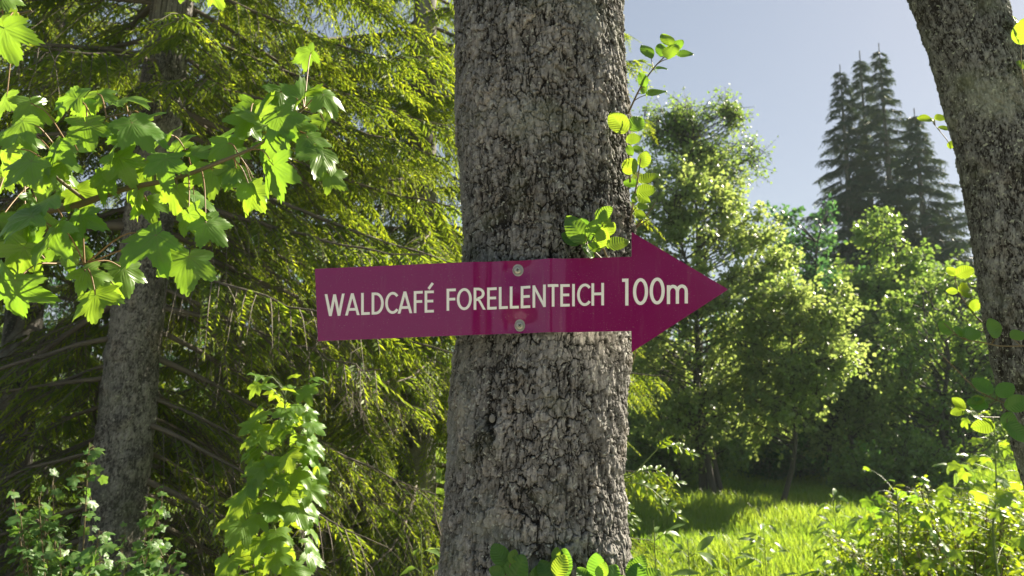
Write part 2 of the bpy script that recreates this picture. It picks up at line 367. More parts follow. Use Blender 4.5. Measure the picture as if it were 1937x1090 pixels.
nb.build('branch_stub', plain('grey cut wood', (.2, .19, .17), .8), alder)

# ---- leaves placed one by one: (px, py of leaf base, size px, image angle, depth, lean towards camera, colour)
def place_leaves(mb, rows, tpls, seed=0):
    rr = np.random.default_rng(seed); bases = []
    for i, (px, py, sz, ang, Y, face, col) in enumerate(rows):
        a = math.radians(ang); yv = np.array([[math.cos(a), rr.normal() * .25, math.sin(a)]])
        nv = np.array([[rr.normal() * .35, -1.0, face + rr.normal() * .2]])
        T = P(px, py, Y)[None]; s = sz / FPX * Y * .90
        stamp(mb, tpls[rr.integers(len(tpls))], T, frames(yv, nv), [s], rnd=np.array([col])); bases.append(T[0])
    return bases
def shoot(parent, stem_px, leaves, seed, r=.0022):
    sm = MB(); path = np.array([P(*s) for s in stem_px]); pth = bez(path, 14) if len(path) > 2 else path; tube(sm, pth, [r, r * .5], 6)
    lm = MB()
    for b in place_leaves(lm, leaves, ALDER, seed):
        k = np.argmin(np.linalg.norm(pth - b, axis=1)); k = max(0, k - 1); tube(sm, bez([pth[k], (pth[k] + b) / 2 + [0, 0, .002], b], 5), [.0011, .0008], 4)
    st = sm.build('shoot', M['stem'], parent); lm.build('foliage', M['alder'], st)
shoot(alder, [(1188, 215, 1.52), (1212, 165, 1.50), (1240, 125, 1.5), (1268, 98, 1.5)],
      [(1232, 112, 46, 115, 1.5, .3, .15), (1268, 88, 44, 105, 1.48, .2, .6), (1250, 108, 40, 80, 1.52, .2, .1), (1262, 112, 50, 70, 1.47, .3, .5), (1280, 104, 38, 5, 1.5, .6, .2),
       (1272, 96, 34, 45, 1.53, .3, .2), (1240, 130, 26, 10, 1.5, .8, .1), (1220, 165, 34, 110, 1.5, .4, .2), (1222, 180, 50, 18, 1.49, .7, .35), (1214, 178, 30, 75, 1.52, .3, .3)], 1)
shoot(alder, [(1192, 345, 1.47), (1190, 300, 1.45), (1184, 262, 1.44), (1186, 225, 1.44)],
      [(1184, 252, 60, 122, 1.43, .2, .95), (1188, 245, 36, 100, 1.46, .2, .6), (1192, 248, 50, 52, 1.48, .2, .2), (1184, 268, 36, 20, 1.42, .3, .75), (1186, 275, 26, -60, 1.44, .2, .3), (1196, 280, 34, -15, 1.46, .4, .4)], 2)
shoot(alder, [(1192, 420, 1.46), (1200, 370, 1.44), (1206, 340, 1.43), (1212, 300, 1.43)],
      [(1204, 326, 52, 125, 1.42, .2, 1.0), (1214, 318, 40, 75, 1.44, .2, .85), (1208, 345, 50, 25, 1.42, .3, 1.0), (1204, 365, 44, 12, 1.43, .4, .8), (1202, 372, 34, -20, 1.44, .4, .7),
       (1204, 392, 30, 15, 1.44, .5, .9), (1206, 352, 36, 150, 1.46, .3, .2), (1196, 384, 26, 60, 1.42, .3, .6), (1200, 400, 30, -30, 1.45, .4, .8)], 3)
shoot(alder, [(1140, 492, 1.425), (1124, 476, 1.40), (1108, 462, 1.39)],
      [(1106, 462, 72, 118, 1.38, .3, .35), (1108, 462, 56, 102, 1.42, .1, .05), (1112, 450, 40, 70, 1.4, .3, .1), (1100, 466, 40, -30, 1.37, .5, .1), (1108, 446, 46, 45, 1.37, .5, .4),
       (1124, 470, 36, 60, 1.38, .3, .7), (1096, 462, 44, 150, 1.41, .2, .02)], 4)
shoot(alder, [(1150, 492, 1.425), (1142, 470, 1.39), (1138, 445, 1.38), (1140, 425, 1.38)],
      [(1128, 420, 48, 48, 1.37, .4, .5), (1138, 432, 44, 75, 1.38, .3, .6), (1146, 446, 34, 60, 1.38, .3, .9), (1140, 470, 46, 95, 1.37, .2, .8), (1148, 468, 52, 22, 1.36, .4, .65), (1136, 474, 30, 150, 1.38, .3, .5)], 5)
shoot(alder, [(950, 1190, 1.40), (955, 1120, 1.38), (962, 1080, 1.37)],
      [(958, 1074, 54, 122, 1.37, .2, .15), (962, 1108, 70, 62, 1.37, .1, .08), (966, 1066, 29, 70, 1.36, .2, .95), (955, 1088, 35, 165, 1.36, .4, .3), (970, 1128, 70, 85, 1.38, .2, .05), (1005, 1118, 58, 60, 1.39, .3, .1)], 6)
shoot(alder, [(1050, 1190, 1.40), (1052, 1120, 1.38), (1055, 1085, 1.37)],
      [(1050, 1092, 47, 62, 1.36, .4, 1.0), (1056, 1098, 63, 80, 1.39, .1, .06), (1052, 1060, 26, 95, 1.38, .2, .9), (1046, 1106, 52, 120, 1.39, .2, .05)], 7)
shoot(alder, [(1130, 1190, 1.42), (1132, 1130, 1.40), (1135, 1090, 1.39)],
      [(1132, 1096, 58, 98, 1.39, .1, .02), (1136, 1094, 36, 88, 1.37, .2, .5), (1142, 1118, 58, 55, 1.37, .2, .1), (1120, 1118, 52, 120, 1.38, .3, .1), (1150, 1118, 52, 25, 1.39, .4, .15)], 8)
shoot(alder, [(1195, 1190, 1.46), (1196, 1130, 1.44), (1200, 1085, 1.44)],
      [(1198, 1090, 45, 68, 1.44, .2, .2), (1202, 1100, 45, 100, 1.43, .2, .12), (1210, 1108, 52, 40, 1.43, .3, .3), (1200, 1120, 58, 75, 1.41, .2, .08), (1208, 1074, 22, 20, 1.44, .6, .2)], 9)
# twiggy burr on the right edge
for (a, b, c) in [((1192, 440), (1222, 408), (1241, 382)), ((1196, 436), (1212, 425), (1232, 412)), ((1188, 445), (1200, 470), (1192, 500)), ((1190, 640), (1204, 655), (1196, 690))]:
    sm = MB(); tube(sm, bez([P(*a, 1.52), P(*b, 1.50), P(*c, 1.5)], 8), [.0022, .0008], 5); sm.build('twig', M['stem'], alder)

# ------------------------------------------------------------------ the sign
YS = 1.392
sign = thing('arrow_sign', 'magenta arrow sign pointing right to the forest cafe, screwed to the trunk', 'sign', P(980, 565, YS))
SCREWS = [(979, 510), (983, 615)]
def sgn(px, py, lift=0.0):
    """a point of the bent sheet, in photo pixels, to the world"""
    p = P(px, py, YS); d = 0.0
    d += .10 * max(0, (900 - px)) / FPX * YS * .35 + .02 * max(0, px - 1190) / FPX * YS           # wings bent back a little
    for sx, sy in SCREWS:
        q = ((px - sx) ** 2 + (py - sy) ** 2) / 26. ** 2; d += .009 * math.exp(-q)
    d += 0.006 * math.exp(-((px - 930) / 24.) ** 2) - .008 * math.exp(-((px - 1040) / 20.) ** 2) + .002 * math.exp(-((px - 985) / 14.) ** 2)
    return p + np.array([0, d - lift, 0])
top = lambda x: np.interp(x, [593, 975, 1193, 1400], [507, 492.5, 486, 480]); bot = lambda x: np.interp(x, [599, 980, 1198, 1400], [645, 630.5, 626.5, 623])
def panel(lift, flip):
    mb = MB(); xs = np.unique(np.concatenate([np.linspace(0, 1, 30), np.linspace(.5, .82, 90)])); vs = np.linspace(0, 1, 26)
    pts = np.array([[sgn(*( (lambda yy: ((593 + 6 * v) * (1 - u) + 1194.5 * u, top((593 + 6 * v) * (1 - u) + 1194.5 * u) * (1 - v) + bot((593 + 6 * v) * (1 - u) + 1194.5 * u) * v))(0)), lift) for v in vs] for u in xs])
    n, m = len(xs), len(vs); i = np.arange(n - 1)[:, None] * m; j = np.arange(m - 1)[None]
    F = np.stack([i + j, i + j + 1, i + m + j + 1, i + m + j], -1).reshape(-1, 4)
    mb.add(pts.reshape(-1, 3), F[:, ::-1] if flip else F)
    # head: three bands sharing the neck
    hx = np.linspace(0, 1, 12)
    def band(ya, yb):
        P0 = [[sgn(x, y, lift) for y in np.linspace(ya(x), yb(x), 10)] for x in 1194.5 + hx * (1378 - 1194.5)]
        k = 10; ii = np.arange(11)[:, None] * k; jj = np.arange(9)[None]
        f = np.stack([ii + jj, ii + jj + 1, ii + k + jj + 1, ii + k + jj], -1).reshape(-1, 4)
        mb.add(np.array(P0).reshape(-1, 3), f[:, ::-1] if flip else f)
    ht = lambda x: 439 + (547 - 439) * (x - 1194.5) / 183.5; hb = lambda x: 667 + (547.5 - 667) * (x - 1194.5) / 183.5
    band(ht, hb)
    return mb
def outline():
    pts = [(x, top(x)) for x in np.linspace(593, 1194.5, 60)] + [(1194.5, 439)] + [(1194.5 + 183.5 * t, 439 + 108 * t) for t in np.linspace(.1, 1, 10)] \
        + [(1378 - 183.5 * t, 547.5 + 119.5 * t) for t in np.linspace(.1, 1, 10)] + [(x, bot(x)) for x in np.linspace(1194.5, 599, 60)]
    mb = MB(); a = np.array([sgn(*p, .0008) for p in pts]); b = np.array([sgn(*p, -.0008) for p in pts]); n = len(pts); j = np.arange(n)
    mb.add(np.vstack([a, b]), np.stack([j, (j + 1) % n, n + (j + 1) % n, n + j], -1)); return mb
m, n, l, bs = mat('magenta enamel')
nz = noise(n, l, 9, 4, .6, objco(n)); nz2 = noise(n, l, 220, 3, .6, objco(n))
l.new(mixc(n, l, nz, (.175, .0010, .076), (.205, .0016, .088)), bs.inputs['Base Color'])
mp_ = n.new('ShaderNodeMapping'); mp_.inputs['Scale'].default_value = (1, 1, .12); l.new(objco(n), mp_.inputs[0]); st_ = noise(n, l, 70, 5, .7, mp_.outputs[0]); dst = noise(n, l, 420, 2, .5, objco(n))
c_ = mixc(n, l, ramp(n, l, st_, [(.56, 0.), (.75, .16)]), bs.inputs['Base Color'].links[0].from_socket, (.30, .16, .18)); l.new(mixc(n, l, ramp(n, l, dst, [(.66, 0.), (.72, .35)]), c_, (.33, .25, .22)), bs.inputs['Base Color'])
l.new(ramp(n, l, nz, [(.35, .06), (.7, .13)]), bs.inputs['Roughness']); bs.inputs['Specular IOR Level'].default_value = .42
bs.inputs['Coat Weight'].default_value = .12; bs.inputs['Coat Roughness'].default_value = .08
b = n.new('ShaderNodeBump'); b.inputs['Strength'].default_value = .03; b.inputs['Distance'].default_value = .001; l.new(nz2, b.inputs['Height']); l.new(b.outputs[0], bs.inputs['Normal'])
M['enamel'] = m
M['alu'] = plain('bare aluminium', (.62, .60, .58), .35, .9, .08, 30)
M['white'] = plain('cream vinyl lettering', (.82, .80, .74), .45, 0, .04, 60)
pn = panel(.0008, False).build('panel', M['enamel'], sign)
panel(-.0008, True).build('sheet_back', M['alu'], pn)
outline().build('sheet_edge', M['alu'], pn)
# lettering: stroke alphabet, cell 1 high
def arc(cx_, cy_, rx, ry, a0, a1, k=18):
    t = np.radians(np.linspace(a0, a1, k)); return [(cx_ + rx * math.cos(q), cy_ + ry * math.sin(q)) for q in t]
sw = .120                                     # stroke weight over cap height
h_ = sw / 2
GL = {  # advance width, strokes
 'W': (.80, [[(.07, 1), (.235, 0)], [(.235, 0), (.40, .98)], [(.40, .98), (.565, 0)], [(.565, 0), (.73, 1)]]),
 'A': (.56, [[(.05, 0), (.275, 1)], [(.275, 1), (.50, 0)], [(.13, .27), (.42, .27)]]),
 'L': (.40, [[(.10, 0), (.10, 1)], [(.10, h_), (.38, h_)]]),
 'D': (.54, [[(.10, 0), (.10, 1)], [(.10, 1 - h_), (.22, 1 - h_)] + arc(.21, .5, .25, .5 - h_, 88, -88) + [(.22, h_), (.10, h_)]]),
 'C': (.50, [arc(.31, .5, .235, .5 - h_, 42, 318, 26)]),
 'F': (.41, [[(.10, 0), (.10, 1)], [(.10, 1 - h_), (.39, 1 - h_)], [(.10, .52), (.37, .52)]]),
 'E': (.43, [[(.10, 0), (.10, 1)], [(.10, 1 - h_), (.40, 1 - h_)], [(.10, .52), (.38, .52)], [(.10, h_), (.40, h_)]]),
 'O': (.58, [arc(.29, .5, .225, .5 - h_, 0, 360, 34)]),
 'R': (.49, [[(.10, 0), (.10, 1)], [(.10, 1 - h_), (.22, 1 - h_)] + arc(.21, .73, .19, .27 - h_, 85, -85) + [(.22, .46 + h_ * 0), (.10, .46)], [(.24, .46), (.44, 0)]]),
 'N': (.58, [[(.10, 0), (.10, 1)], [(.10, .97), (.48, .03)], [(.48, 0), (.48, 1)]]),
 'T': (.43, [[(.02, 1 - h_), (.41, 1 - h_)], [(.215, 0), (.215, 1)]]),
 'I': (.21, [[(.105, 0), (.105, 1)]]),
 'H': (.56, [[(.10, 0), (.10, 1)], [(.46, 0), (.46, 1)], [(.10, .52), (.46, .52)]]),
 '1': (.42, [[(.24, 0), (.24, 1)], [(.08, 1 - h_), (.24, 1 - h_)]]),
 '0': (.56, [arc(.28, .5, .20, .5 - h_, 0, 360, 34)]),
 'm': (.80, [[(.10, 0), (.10, .70)], arc(.25, .44, .15, .21, 180, 0, 14) + [(.40, .35), (.40, 0)], arc(.55, .44, .15, .21, 180, 0, 14) + [(.70, .35), (.70, 0)]]),
 ' ': (.28, [])}
def lettering(text, x0, x1, base, cap, sx=1.0):
    """text between photo x0..x1, base line and cap line functions of x"""
    mb = MB(); adv = [GL['E' if c == 'É' else c][0] for c in text]; tot = sum(adv); k = (x1 - x0) / tot; pos = x0; lay = 0
    for c, a in zip(text, adv):
        strokes = list(GL['E' if c == 'É' else c][1])
        if c == 'É': strokes = strokes + [[(.20, 1.08), (.36, 1.34)]]
        for st in strokes:
            p = np.array(st, float); closed = np.allclose(p[0], p[-1]) and len(p) > 3
            # refine straight runs
            o = [p[0]]
            for q0, q1 in zip(p[:-1], p[1:]):
                nn = max(1, int(np.linalg.norm(q1 - q0) / .12))
                for t in range(1, nn + 1): o.append(q0 + (q1 - q0) * t / nn)
            p = np.array(o); xs = pos + p[:, 0] * k; bl, cl = base(xs), cap(xs); H = np.mean(bl - cl)
            q = np.stack([xs, bl + (cl - bl) * p[:, 1]], -1)
            if closed: tn = np.roll(q[:-1], -1, 0) - np.roll(q[:-1], 1, 0); tn = np.vstack([tn, tn[:1]])
            else: tn = np.gradient(q, axis=0)
            tn = tn / (np.linalg.norm(tn, axis=1, keepdims=True) + 1e-9); nm = np.stack([-tn[:, 1], tn[:, 0]], -1)
            wd = sw * H / 2
            diag = abs(tn[:, 0]).mean() < .5 and abs(tn[:, 0]).mean() > .12 and len(st) == 2
            if diag: nm = np.stack([np.sign(nm[:, 0]) , np.zeros(len(nm))], -1); wd *= 1.02
            L_ = [sgn(*(q[i] + nm[i] * wd), .0011 + lay * .00004) for i in range(len(q))]; R2 = [sgn(*(q[i] - nm[i] * wd), .0011 + lay * .00004) for i in range(len(q))]
            m_ = len(q); j = np.arange(m_ - 1); mb.add(np.array(L_ + R2), np.stack([j, j + 1, m_ + j + 1, m_ + j], -1)); lay = (lay + 1) % 7
        pos += a * k
    return mb
lettering('WALDCAFÉ', 611, 822, lambda x: np.interp(x, [614, 818], [597.5, 591]), lambda x: np.interp(x, [614, 818], [555.5, 549.5])).build('lettering', M['white'], pn)
lettering('FORELLENTEICH', 842, 1145, lambda x: np.interp(x, [845, 1140], [588, 578]), lambda x: np.interp(x, [845, 1140], [546.5, 535.5])).build('lettering', M['white'], pn)
lettering('100m', 1172, 1304, lambda x: np.interp(x, [1180, 1300], [578.5, 574]), lambda x: np.interp(x, [1180, 1300], [527.5, 523])).build('lettering', M['white'], pn)
M['steel'] = plain('weathered steel', (.42, .40, .34), .35, .85, .3, 300)
M['recess_shade'] = plain('recess shade', (.02, .02, .02), .7)
for (sx, sy) in SCREWS:
    c = sgn(sx, sy); a = np.linspace(0, 2 * math.pi, 28, endpoint=False); ring = np.stack([np.cos(a), 0 * a, np.sin(a)], -1)
    def lathe(prof):
        mb = MB(); V = np.vstack([c + ring * r + np.array([0, -d, 0]) for r, d in prof]); k = 28; j = np.arange(k)
        for i in range(len(prof) - 1): mb.add(V[i * k:(i + 2) * k], np.stack([j, (j + 1) % k, k + (j + 1) % k, k + j], -1))
        mb.add(V[-k:], np.arange(k)[None]); return mb
    s_ = lathe([(.0122, -.001), (.0122, .0018), (.0112, .0027), (.0080, .0028), (.0078, .0020)]).build('screw', M['steel'], sign)
    lathe([(.0074, .0012), (.0074, .0040), (.0066, .0052), (.0048, .0060), (.0030, .0062)]).build('head', M['steel'], s_)
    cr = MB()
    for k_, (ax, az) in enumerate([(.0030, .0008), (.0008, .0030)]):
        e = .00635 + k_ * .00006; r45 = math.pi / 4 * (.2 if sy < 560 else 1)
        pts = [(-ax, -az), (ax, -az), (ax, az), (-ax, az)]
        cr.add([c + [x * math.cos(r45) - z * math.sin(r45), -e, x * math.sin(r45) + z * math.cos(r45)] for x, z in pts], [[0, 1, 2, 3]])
    cr.build('cross_shade', M['recess_shade'], s_)  # flat dark cross, its colour stands for the shade inside the recess

# ------------------------------------------------------------------ leaning tree at the right
YL = 1.85
lean = thing('leaning_tree', 'grey lichened trunk leaning in from the right edge, cut by the frame', 'tree', P(2030, 940, YL) * [1, 1, 0] + [.1, 0, 0])
z_, c_, r_ = edge_profile([(-260, 1600, 1795), (-120, 1660, 1853), (0, 1716, 1908), (130, 1762, 1952), (280, 1800, 1990), (400, 1822, 2010), (500, 1838, 2024), (620, 1856, 2040), (720, 1878, 2062), (840, 1908, 2094), (940, 1935, 2125), (1090, 1985, 2180), (1300, 2050, 2260)], YL)
c_ = c_ - .004; r_ = r_ * .80
zs = np.concatenate([np.linspace(-.1, 1.0, 40), np.arange(1.01, 3.2, .0036), np.linspace(3.25, 7.0, 100)])
cx = np.interp(zs, z_, c_); sl_ = (c_[-1] - c_[-3]) / (z_[-1] - z_[-3]); hi = zs > z_[-1]; cx[hi] = c_[-1] + sl_ * (zs[hi] - z_[-1])
rad = np.interp(zs, z_, r_) * .985 - .006; rad[hi] *= 1 - .07 * (zs[hi] - z_[-1])
ker = np.ones(9) / 9; 
trunk(zs, cx, np.full(len(zs), YL), rad, 380, 17, .020, .032, .0048).build('trunk', M['bark_lean'], lean)
shoot(lean, [(1850, 285, 1.99), (1808, 282, 1.98), (1786, 258, 1.97), (1764, 232, 1.97)],
      [(1764, 228, 32, 160, 1.97, .6, .95), (1768, 226, 30, 20, 1.97, .6, .9), (1774, 242, 24, -5, 1.97, .5, .7), (1798, 282, 26, 65, 1.97, .3, .95), (1766, 232, 16, 90, 1.97, .3, .9)], 21, .0016)
shoot(lean, [(1870, 620, 1.97), (1838, 590, 1.95), (1812, 548, 1.94), (1806, 518, 1.94)],
      [(1806, 522, 40, 25, 1.93, .4, .95), (1808, 522, 26, 120, 1.94, .3, .9), (1812, 548, 46, 0, 1.93, .3, 1.), (1826, 570, 42, -30, 1.94, .2, 1.), (1812, 552, 22, 170, 1.94, .3, .9), (1838, 590, 30, 70, 1.94, .3, .8)], 22, .0018)
shoot(lean, [(1990, 652, 1.70), (1900, 655, 1.69), (1860, 648, 1.68), (1820, 640, 1.67), (1786, 612, 1.67)],
      [(1822, 636, 44, 18, 1.66, .5, .25), (1800, 632, 34, 130, 1.67, .3, .3), (1818, 640, 30, 100, 1.67, .3, .2), (1886, 640, 44, 105, 1.66, .3, .25), (1880, 640, 30, 75, 1.67, .3, .35), (1910, 638, 36, 20, 1.67, .5, .4)], 23, .0018)
shoot(lean, [(1990, 780, 1.70), (1900, 762, 1.68), (1850, 738, 1.67), (1800, 690, 1.67), (1768, 658, 1.67)],
      [(1878, 745, 46, 130, 1.65, .3, .15), (1886, 750, 44, 40, 1.65, .3, .1), (1900, 770, 50, 20, 1.65, .4, .1), (1892, 790, 60, -25, 1.65, .3, .12), (1870, 770, 40, 160, 1.66, .4, .05), (1905, 800, 50, -50, 1.65, .3, .15), (1862, 752, 30, 200, 1.67, .4, .9), (1915, 760, 44, -5, 1.65, .4, .2)], 24, .0018)
shoot(lean, [(1890, 790, 1.93), (1850, 788, 1.91), (1824, 776, 1.91)],
      [(1826, 776, 34, 130, 1.90, .4, .95), (1822, 778, 26, 185, 1.90, .3, .9), (1834, 780, 30, -25, 1.91, .4, .9), (1880, 800, 44, 200, 1.91, .3, .8)], 25, .0016)
shoot(lean, [(1940, 180, 1.73), (1932, 120, 1.73), (1932, 70, 1.73)], [(1932, 85, 56, 98, 1.72, .2, .8), (1932, 130, 40, 60, 1.72, .3, .8), (1930, 60, 40, 100, 1.74, .3, .9)], 26, .0016)

# ------------------------------------------------------------------ maple bough from the left
YM = 1.55
maple = thing('maple_tree', 'maple with big bright lobed leaves on boughs hanging in at upper left', 'tree', (-2.35, 1.9, 0))
zs = np.linspace(-.1, 5, 160); trunk(zs, -2.35 + .03 * zs, np.full(160, 1.9), .13 - .012 * zs, 90, 31, .03, .06, .006).build('trunk', M['bark_lean'], maple)
B1 = bez([np.array([-2.28, 1.9, 1.95]), np.array([-1.6, 1.75, 1.83]), P(40, 415, 1.62), P(140, 390, 1.56), P(235, 358, 1.54), P(330, 338, 1.52), P(420, 305, 1.52), P(500, 268, 1.55), P(575, 205, 1.58)], 60)
B2 = bez([B1[24], P(95, 320, 1.5), P(120, 270, 1.5), P(180, 230, 1.5), P(255, 210, 1.52)], 24)
B3 = bez([B1[14], np.array([-1.35, 1.6, 1.72]), P(-60, 520, 1.5), P(60, 500, 1.46), P(160, 500, 1.44)], 24)
B4 = bez([B1[34], P(300, 300, 1.62), P(380, 290, 1.62), P(470, 240, 1.62)], 20)
B5 = bez([np.array([-2.22, 1.9, 2.6]), np.array([-1.6, 1.7, 2.5]), P(-60, 40, 1.6), P(20, 30, 1.55), P(60, 20, 1.55)], 20)
B6 = bez([np.array([-2.22, 1.9, 2.9]), np.array([-1.4, 1.7, 2.8]), P(200, -60, 1.6), P(330, -40, 1.6), P(420, -20, 1.6)], 20)
for B, r in ((B1, [.016, .006, .0022]), (B2, [.004, .0018]), (B3, [.006, .002]), (B4, [.003, .0015]), (B5, [.009, .002]), (B6, [.009, .002])):
    mb = MB(); tube(mb, B, r, 8); mb.build('bough', M['stem'], maple)
LV = [  # leaf centre px, py, size, tip angle, depth, facing up, colour
 (30, 262, 120, -105, 1.42, .5, .5), (66, 226, 105, -70, 1.48, .9, .8), (112, 190, 115, 172, 1.50, .6, .4), (152, 222, 90, -100, 1.55, .6, .3), (98, 306, 115, -95, 1.44, .4, .2), (40, 336, 120, -120, 1.40, .6, .6),
 (165, 262, 100, -75, 1.46, .3, .3), (190, 205, 95, -78, 1.55, .2, .9), (262, 190, 95, -10, 1.53, .9, .9), (270, 262, 120, -60, 1.45, .5, .2), (292, 215, 90, 20, 1.55, 1.1, .5), (125, 325, 95, -60, 1.5, .5, .9),
 (62, 402, 140, -150, 1.36, .8, .2), (18, 425, 150, -165, 1.33, .8, .1), (85, 470, 150, -130, 1.35, .9, .25), (152, 440, 110, -85, 1.42, .3, .1), (18, 575, 150, -105, 1.36, .2, .2), (20, 92, 135, -80, 1.45, .3, .5), (18, 40, 100, 60, 1.5, .4, .9),
 (265, 478, 150, -125, 1.38, .3, .12), (355, 525, 130, -100, 1.40, 1.0, .3), (410, 445, 105, -50, 1.45, .8, .4), (180, 535, 95, -60, 1.43, .6, .9), (192, 592, 120, -72, 1.42, -.3, 1.0), (240, 325, 105, -60, 1.5, .4, .6), (318, 332, 105, -75, 1.47, .3, .2),
 (330, 292, 100, -20, 1.55, .8, .3), (330, 388, 100, -95, 1.5, .7, .8), (368, 430, 95, -85, 1.46, .9, .6), (385, 275, 90, 40, 1.6, .6, .3), (418, 252, 95, 65, 1.6, .4, .3), (440, 300, 100, -70, 1.55, .3, .4), (478, 215, 110, 140, 1.58, .8, .9),
 (500, 195, 105, 60, 1.6, .5, .9), (570, 158, 115, 100, 1.6, .2, .5), (598, 172, 100, 20, 1.58, .8, .6), (628, 205, 100, -55, 1.56, .5, .8), (575, 235, 110, -30, 1.55, 1.1, .4), (545, 245, 105, -60, 1.52, .6, .3), (512, 285, 110, -110, 1.53, .4, .2),
 (600, 285, 100, -60, 1.55, 1.0, .4), (608, 322, 110, -85, 1.55, -.2, 1.0), (640, 345, 80, -55, 1.56, .4, .9), (527, 352, 135, -75, 1.48, .2, .12), (470, 372, 100, -100, 1.56, -.2, 1.0), (492, 385, 95, -60, 1.56, -.1, 1.), (440, 345, 90, -100, 1.55, .3, .7), (400, 352, 100, -90, 1.53, .6, .5),
 (225, 245, 95, 160, 1.55, .6, .2), (215, 295, 100, -120, 1.5, .4, .6), (132, 262, 90, 120, 1.56, .5, .5), (75, 352, 110, -95, 1.45, .5, .8), (110, 425, 110, -40, 1.43, .8, .3), (192, 360, 95, -100, 1.52, .2, .7), (160, 385, 90, -50, 1.55, .4, .9), (250, 385, 95, -110, 1.55, .3, .9), (290, 405, 90, -60, 1.57, .4, 1.),
 (30, 500, 120, -120, 1.4, .6, .9), (10, 320, 110, -80, 1.5, .4, 1.), (5, 215, 110, -100, 1.55, .6, .6), (50, 280, 100, -60, 1.55, .4, .3), (360, 340, 95, -120, 1.6, .3, .3), (465, 255, 100, -95, 1.6, .5, .6), (535, 205, 105, -80, 1.62, .5, .3),
 (15, 12, 90, -60, 1.55, .5, .9), (45, 60, 80, -30, 1.55, .6, .9), (365, -8, 70, -60, 1.6, .4, .9), (412, 2, 70, -75, 1.58, .3, .9), (345, -10, 60, -110, 1.6, .4, .8),
 (285, 345, 95, -70, 1.58, .3, .8), (345, 260, 80, 70, 1.62, .4, .4), (300, 262, 90, -40, 1.5, .5, .2), (48, 440, 110, -70, 1.45, .5, .6), (130, 490, 100, -100, 1.42, .7, .2), (215, 560, 60, -90, 1.46, .5, .6)]
rr = np.random.default_rng(6)
for _ in range(34):
    q_ = LV[rr.integers(len(LV))]
    if q_[0] > 560 or q_[1] < 190: continue
    LV.append((q_[0] + rr.normal() * 38, q_[1] + rr.normal() * 34, 60 + 45 * rr.random(), -90 + rr.normal() * 55, q_[4] + .02 + .10 * rr.random(), .2 + rr.random(), rr.random()))
lm = MB(); rr = np.random.default_rng(5); allB = np.vstack([B1[12:], B2, B3[6:], B4, B5, B6])
for (px, py, sz, ang, Y, face, col) in LV:
    a = math.radians(ang + rr.normal() * 8); b = (px - 0.30 * sz * math.cos(a), py + .30 * sz * math.sin(a))
    T = P(*b, Y); yv = np.array([[math.cos(a), rr.normal() * .3, math.sin(a)]]); nv = np.array([[rr.normal() * .6, -1 + rr.normal() * .25, .35 + face + rr.normal() * .4]])
    stamp(lm, MAPLE[rr.integers(8)], T[None], frames(yv, nv), [sz * .60 / FPX * Y], rnd=np.array([np.clip(col + rr.normal() * .08, 0, 1)]))
    d = np.linalg.norm(allB - T, axis=1); k = np.argmin(d); s0 = allB[k]
    pt = MB(); tube(pt, bez([s0, s0 * .45 + T * .55 + np.array([0, 0, .03 * min(1, d[k] * 5)]), T], 10), [.0017, .0012], 5); pt.build('petiole', M['stem_red'], maple)
lm.build('foliage', M['maple'], maple)

# young maple, bottom
def sapling(name, label, stem, tops, n, L, seed, m='maple_young', spread=1.0, lo=True, group=None, up=.9):
    rr = np.random.default_rng(seed); st = bez(stem, 60); root = thing(name, label, 'sapling', st[0] * [1, 1, 0], group)
    sm = MB(); tube(sm, st, [.007, .0025], 6); lm = MB()
    for i in range(n):
        t = .25 + .75 * (i + rr.random()) / n; b = st[min(59, int(t * 59))]; az = i * 2.4 + rr.normal() * .4; pl = spread * (.05 + .10 * (1.05 - t) + .05 * rr.random())
        d = np.array([math.cos(az), math.sin(az), .25 + .5 * (t > .93)]); e = b + d * pl + [0, 0, -.01]
        tube(sm, bez([b, b + d * pl * .5 + [0, 0, .015], e], 5), [.0014, .001], 4)
        yv = np.array([[math.cos(az), math.sin(az), -.55 - .5 * rr.random() + (1.0 if t > .95 else 0)]]); nv = np.array([[.3 * rr.normal(), -.35 + .3 * rr.normal(), up]])
        tp = MAPLE_LO if lo else MAPLE
        stamp(lm, tp[rr.integers(len(tp))], e[None], frames(yv, nv), [L * (.75 + .4 * rr.random()) * (1.15 - .55 * t ** 3)], rnd=rr.random(1))
    sm.build('stem', M['stem_green'], root); lm.build('foliage', M[m], root); return root
sapling('maple_sapling', 'tall bright green young maple standing left of the sign\'s trunk', [P(500, 1700, 2.5), P(510, 1250, 2.5), P(515, 1000, 2.5), P(535, 850, 2.5), P(540, 735, 2.5)], None, 120, .072, 41, lo=False, spread=.9)

